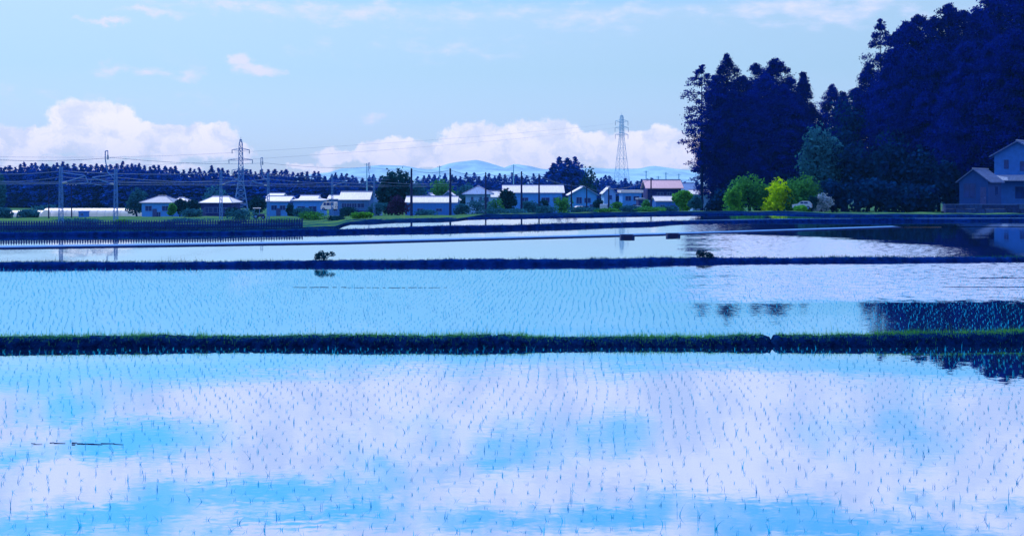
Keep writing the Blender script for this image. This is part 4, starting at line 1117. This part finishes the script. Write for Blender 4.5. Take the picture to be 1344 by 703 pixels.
def wire(name, pts, r, label, cat="wire", sag=.5, group=None):
    """a sagging cable through the given supports"""
    b = MB()
    for i in range(len(pts) - 1):
        A, B = Vector(pts[i]), Vector(pts[i + 1]); n = 7; P = []
        for k in range(n + 1):
            t = k / n; q = A.lerp(B, t); q.z -= sag * 4 * t * (1 - t); P.append(q)
        b.path(P, [r] * (n + 1), 4)
    tag(b.build(name, wire_m), label, cat, group)
def at(px, y, D): return (wx(px, D), D, wz(y, D))
A_ = ((-60, 86), (80, 92), (290, 128), (436, 172), (560, 240)); B_ = ((-60, 90), (152, 96), (352, 138), (491, 180), (600, 250))
WG = "wires strung between the catenary masts"
wire("overhead_wire", [at(p, y, D) for (p, D), y in zip(A_, (225, 224.5, 226.5, 231, 236))], .030, "upper feeder wire on the nearer row of catenary masts", sag=.25, group=WG)
wire("overhead_wire", [at(p, y, D) for (p, D), y in zip(A_, (232, 232, 236, 239, 241))], .024, "messenger wire on the nearer row of catenary masts", sag=.4, group=WG)
wire("overhead_wire", [at(p, y, D) for (p, D), y in zip(A_, (241, 241, 243, 245, 245))], .022, "lowest contact wire on the nearer row of catenary masts", sag=.05, group=WG)
wire("overhead_wire", [at(p, y, D) for (p, D), y in zip(B_, (234, 233, 235, 238, 240))], .026, "messenger wire on the hooked row of catenary masts", sag=.4, group=WG)
wire("overhead_wire", [at(p - 4, y, D) for (p, D), y in zip(B_, (206, 207, 214, 220, 228))], .018, "highest feeder wire running across the sky over the hooked masts", sag=.3, group=WG)
wire("overhead_wire", [at(p, y, D) for (p, D), y in zip(B_, (240, 239.5, 242, 244, 244))], .020, "lowest contact wire on the hooked row of catenary masts", sag=.05, group=WG)

def pole(px, ytop, D, label, r=.17, arms=1, group="utility poles among the houses", m=wood, name="utility_pole"):
    x, y, z = gp(px, D, -.1); h = wz(ytop, D) - z
    o = thing(name, label, "pole", (x, y, z), group=group)
    MB().lathe([(r, -.4), (r * .95, h * .3), (r * .62, h), (0.001, h + .01)], 8).build("pole", m, o)
    for k in range(arms):
        zz = h - .55 - .8 * k
        MB().box(-.9 + .2 * k, .9 - .2 * k, -.10, -.02, zz, zz + .11).build("crossarm", m, o)
        for s in (-1, -.35, .35, 1): MB().lathe([(.05, zz + .11), (.07, zz + .17), (.04, zz + .28), (.001, zz + .28)], 6, (s * (.82 - .2 * k), -.06)).build("insulator", insul, o)
    return o
PL = ((540, 221, 152, "thick dark utility pole by the left end of the long shed", .20, 0), (591, 221, 156, "thick dark utility pole by the right end of the long shed", .20, 0), (637.5, 226, 160, "dark utility pole in front of the pyramid-roofed house", .15, 0),
      (684.5, 225, 158, "dark utility pole in front of the bright green tree", .17, 0), (707.5, 228, 168, "dark utility pole in front of the big grey roof", .16, 0), (750, 241, 172, "short dark pole at the left corner of the gabled house", .14, 0),
      (770, 243, 178, "short dark pole in front of the gabled house", .13, 0), (799, 246, 190, "thin short pole left of the blocky two-storey house", .16, 0), (854.5, 233, 176, "dark utility pole at the left end of the pink roof", .155, 0),
      (64, 238, 180, "thin distant pole just left of the leftmost catenary mast", .12, 0), (94, 240, 200, "thin distant pole just right of the leftmost catenary mast", .13, 1))
tops = {}
for px, yt, D, lab, r, a in PL:
    pole(px, yt, D, lab, r, a); tops[px] = at(px, yt + 2, D)
wire("power_line", [tops[540], tops[591], tops[637.5], tops[684.5], tops[707.5], tops[750]], .03, "thin power line sagging between the dark utility poles", "wire", .4)
wire("power_line", [tops[707.5], tops[770], tops[799], tops[854.5]], .03, "thin power line running on to the pink roofed house", "wire", .5)
for i, (px, yt) in enumerate(((481.5, 214), (577, 217.5), (674, 216), (848, 224), (874, 226), (864, 231), (891, 228))):
    pole(px, yt, 385 + 4 * i, ("slim pale pole rising above the forest, left of the big round tree", "slim pale pole rising above the forest between the two thick dark poles", "slim pale pole against the mountains left of the cedar clump",
        "slim pole rising left of the pink roof, against the far mountains", "tallest slim pole rising above the pink roof", "thin pole just left of the tallest one above the pink roof", "slim pole rising right of the pink roof")[i], .26, 1, "slim poles on the skyline", steel_pale)

def pylon(px, ytop, D, base_w, arms, label, m, r, waist=.42, top_w=.06):
    x, y, z = gp(px, D, -.3); h = wz(ytop, D) - z
    o = thing("lattice_pylon", label, "pylon", (x, y, z), R(18), group="lattice pylons")
    def wd(t):      # half-width at height fraction t
        return np.interp(t, [0, waist, .92, 1.0], [base_w, base_w * .36, base_w * .22, top_w]) if waist else np.interp(t, [0, .72, .95, 1], [base_w, base_w * .26, base_w * .18, top_w])
    lv = np.concatenate([np.linspace(0, waist or .72, 7), np.linspace(waist or .72, .97, 10)[1:]])
    cor = ((-1, -1), (1, -1), (1, 1), (-1, 1))
    for sx, sy in cor:
        b = MB()
        for a, c in zip(lv[:-1], lv[1:]): b.bar((sx * wd(a), sy * wd(a), a * h), (sx * wd(c), sy * wd(c), c * h), r, n=4)
        b.build("leg", m, o)
    for i in range(4):
        (ax, ay), (bx, by) = cor[i], cor[(i + 1) % 4]; b = MB()
        for a, c in zip(lv[:-1], lv[1:]):
            b.bar((ax * wd(a), ay * wd(a), a * h), (bx * wd(c), by * wd(c), c * h), r * .6, n=3)
            b.bar((bx * wd(a), by * wd(a), a * h), (ax * wd(c), ay * wd(c), c * h), r * .6, n=3)
            b.bar((ax * wd(c), ay * wd(c), c * h), (bx * wd(c), by * wd(c), c * h), r * .6, n=3)
        b.build("bracing", m, o)
    MB().bar((0, 0, h * .95), (0, 0, h), top_w, .05, 4).build("peak", m, o)
    for ya, half, sides in arms:
        za = wz(ya, D) - z; L = half * D / FPX; t = za / h
        for s in sides:
            am = MB()
            for yy in (-1, 1): am.bar((0, yy * wd(t), za + .02 * h), (s * L, 0, za), r * .8, n=3).bar((0, yy * wd(t), za - .012 * h), (s * L, 0, za), r * .8, n=3)
            a = am.build("crossarm", m, o)
            MB().bar((s * L, 0, za), (s * L, 0, za - .05 * h), r * 1.3, n=5).build("insulator_string", insul, a)
    return o, z, h
pylon(316, 180, 300, 2.1, ((196.5, 11, (1, -1)), (209.5, 15, (1, -1)), (223, 11, (1, -1))), "nearer blue lattice pylon rising behind the dark-walled house at the left", steel, .10)
pylon(816, 148, 640, 4.6, ((159, 9, (1, -1)), (167.5, 9.5, (1, -1)), (176.5, 9, (1, -1))), "tall distant lattice pylon against the clouds right of the cedar clump", steel_pale, .11, None, .12)
wire("transmission_line", [at(-120, 214, 250), at(301, 211, 300), at(806, 168, 640)], .022, "thin transmission line from the nearer pylon across the sky", "wire", 1.2)
wire("transmission_line", [at(-120, 202, 250), at(327, 199, 300), at(824, 160, 640)], .022, "upper thin transmission line from the nearer pylon across the sky", "wire", 1.2)

# ================================================================== vehicles
paint_white = mat("paint_white", (.72, .78, .90), .3, .04, 2, spec=.5)
paint_blue = mat("paint_pale_blue", (.30, .46, .75), .3, .04, 2, spec=.5)
tyre_m = mat("tyre", (.006, .012, .05), .9, .2)
lamp_m = mat("lamp_glass", (.6, .65, .7), .15, .05, spec=.6)
tail_m = mat("tail_glass", (.35, .03, .06), .2, .05, spec=.6)
def car(px, D, label, L, W_, H, m, van=False, rz=0.0, z=None, name="parked_car", cat="car"):
    zb = gz(px, D) if z is None else z
    o = thing(name, label, cat, (wx(px, D), D, zb), rz)
    if van: prof = [(-L / 2, .28), (L / 2, .28), (L / 2, .75), (L / 2 - .12, .95), (L / 2 - .55, H - .06), (L / 2 - .7, H), (-L / 2 + .1, H), (-L / 2, H - .12)]
    else: prof = [(-L / 2, .30), (L / 2, .30), (L / 2, .66), (L / 2 - .1, .80), (L * .22, .90), (L * .06, H - .04), (0, H), (-L * .28, H), (-L * .36, H - .06), (-L / 2 + .06, .90), (-L / 2, .82)]
    MB().prism(prof, -W_ / 2, W_ / 2).build("body", m, o)
    if van: wins = [(-L * .40, -L * .16), (-L * .13, L * .10), (L * .13, L * .30)]
    else: wins = [(-L * .30, -L * .10), (-L * .08, L * .08)]
    for s in (-1, 1):
        for a, c in wins:
            y0, y1 = (s * (W_ / 2 + .003), s * (W_ / 2 + .02))
            MB().box(a, c, min(y0, y1), max(y0, y1), .93 if not van else 1.0, H - .12, .94).build("side_window", glass, o)
    if van: MB().add([(L / 2 - .10, -W_ / 2 + .1, 1.0), (L / 2 - .10, W_ / 2 - .1, 1.0), (L / 2 - .52, W_ / 2 - .14, H - .1), (L / 2 - .52, -W_ / 2 + .14, H - .1)] + [(L / 2 - .06, -W_ / 2 + .1, 1.02), (L / 2 - .06, W_ / 2 - .1, 1.02), (L / 2 - .48, W_ / 2 - .14, H - .08), (L / 2 - .48, -W_ / 2 + .14, H - .08)], [(4, 5, 6, 7), (0, 1, 5, 4), (2, 3, 7, 6), (1, 2, 6, 5), (3, 0, 4, 7)]).build("windscreen", glass, o)
    else: MB().add([(L * .21, -W_ / 2 + .08, .93), (L * .21, W_ / 2 - .08, .93), (L * .07, W_ / 2 - .14, H - .06), (L * .07, -W_ / 2 + .14, H - .06)] + [(L * .225, -W_ / 2 + .08, .95), (L * .225, W_ / 2 - .08, .95), (L * .085, W_ / 2 - .14, H - .04), (L * .085, -W_ / 2 + .14, H - .04)], [(4, 5, 6, 7), (0, 1, 5, 4), (2, 3, 7, 6), (1, 2, 6, 5), (3, 0, 4, 7)]).build("windscreen", glass, o)
    for sx in (-1, 1):
        for sy in (-1, 1):
            wh = MB().bar((0, -.09, 0), (0, .09, 0), .29, n=14).build("wheel", tyre_m, o)
            wh.location = (sx * L * .31, sy * (W_ / 2 - .06), .29)
            MB().bar((0, sy * .085, 0), (0, sy * .105, 0), .17, n=10).build("rim", steel, wh)
        for nm, mm, x in (("headlight", lamp_m, L / 2), ("tail_light", tail_m, -L / 2)):
            s = 1 if x > 0 else -1
            MB().box(min(x, x + s * .03), max(x, x + s * .03), sx * W_ * .36 - .13, sx * W_ * .36 + .13, .62, .78).build(nm, mm, o)
    return o
car(432, 205, "small white van parked between the bright blue house and the barn-like house", 2.9, 1.4, 1.65, paint_white, True, R(170), wz(276.2, 205), "parked_van", "van")
car(763, 198, "pale car parked in front of the gabled house", 2.8, 1.4, 1.3, paint_white, False, R(15))
car(793, 198, "white van parked right of the gabled house, by the narrow dark bush", 2.6, 1.4, 1.6, paint_blue, True, R(80), None, "parked_van", "van")
car(833, 196, "pale blue car half hidden by weeds before the blocky two-storey house", 2.7, 1.4, 1.25, paint_blue, False, R(200))
car(1053, 164, "pale car half hidden by shrubs below the dark groves", 2.9, 1.4, 1.3, paint_blue, False, R(160), wz(275, 164))
# small farm machine with a canopy by the fence
D = 140
x, y, z = gp(340, D); 
o = thing("farm_tractor", "small dark farm tractor under a pale canopy near the round dark bush", "tractor", (x, y, z), R(10))
tr = mat("tractor_paint", (.02, .05, .20), .5, .2)
MB().box(-.1, .75, -.22, .22, .30, .70, .85).build("bonnet", tr, o)
MB().box(-.6, -.1, -.3, .3, .28, .52).build("rear_body", tr, o)
MB().box(-.52, -.15, -.2, .2, .53, .62).box(-.58, -.50, -.2, .2, .6, .9).build("seat", tyre_m, o)
for sx, sy in ((-.6, -.32), (-.6, .32), (.05, -.32), (.05, .32)): MB().bar((sx, sy, .5), (sx, sy, 1.40), .03, n=4).build("canopy_post", steel, o)
MB().box(-.8, .25, -.45, .45, 1.40, 1.47, .9).build("canopy", paint_white, o)
for sx, sy, rr in ((-.4, -.42, .36), (-.4, .42, .36), (.55, -.36, .24), (.55, .36, .24)):
    wh = MB().bar((0, -.09, 0), (0, .09, 0), rr, n=14).build("wheel", tyre_m, o); wh.location = (sx, sy, rr)
    MB().bar((0, -.10, 0), (0, .10, 0), rr * .5, n=10).build("rim", steel, wh)

# ================================================================== haze
hz = MB().box(-2600, 2600, -70, 3480, -9, 92).build("haze", mat("haze_placeholder", (1, 1, 1)))
hz["kind"] = "stuff"
hm = bpy.data.materials.new("haze"); hm.use_nodes = True; hm.node_tree.nodes.clear(); t = NT(hm.node_tree)
pv = t.node('ShaderNodeVolumePrincipled')
pv.inputs['Color'].default_value = (.12, .50, 1.0, 1)
pv.inputs['Density'].default_value = .00012
pv.inputs['Anisotropy'].default_value = 0.0
t.l.new(pv.outputs[0], t.node('ShaderNodeOutputMaterial').inputs['Volume'])
hz.data.materials.clear(); hz.data.materials.append(hm)
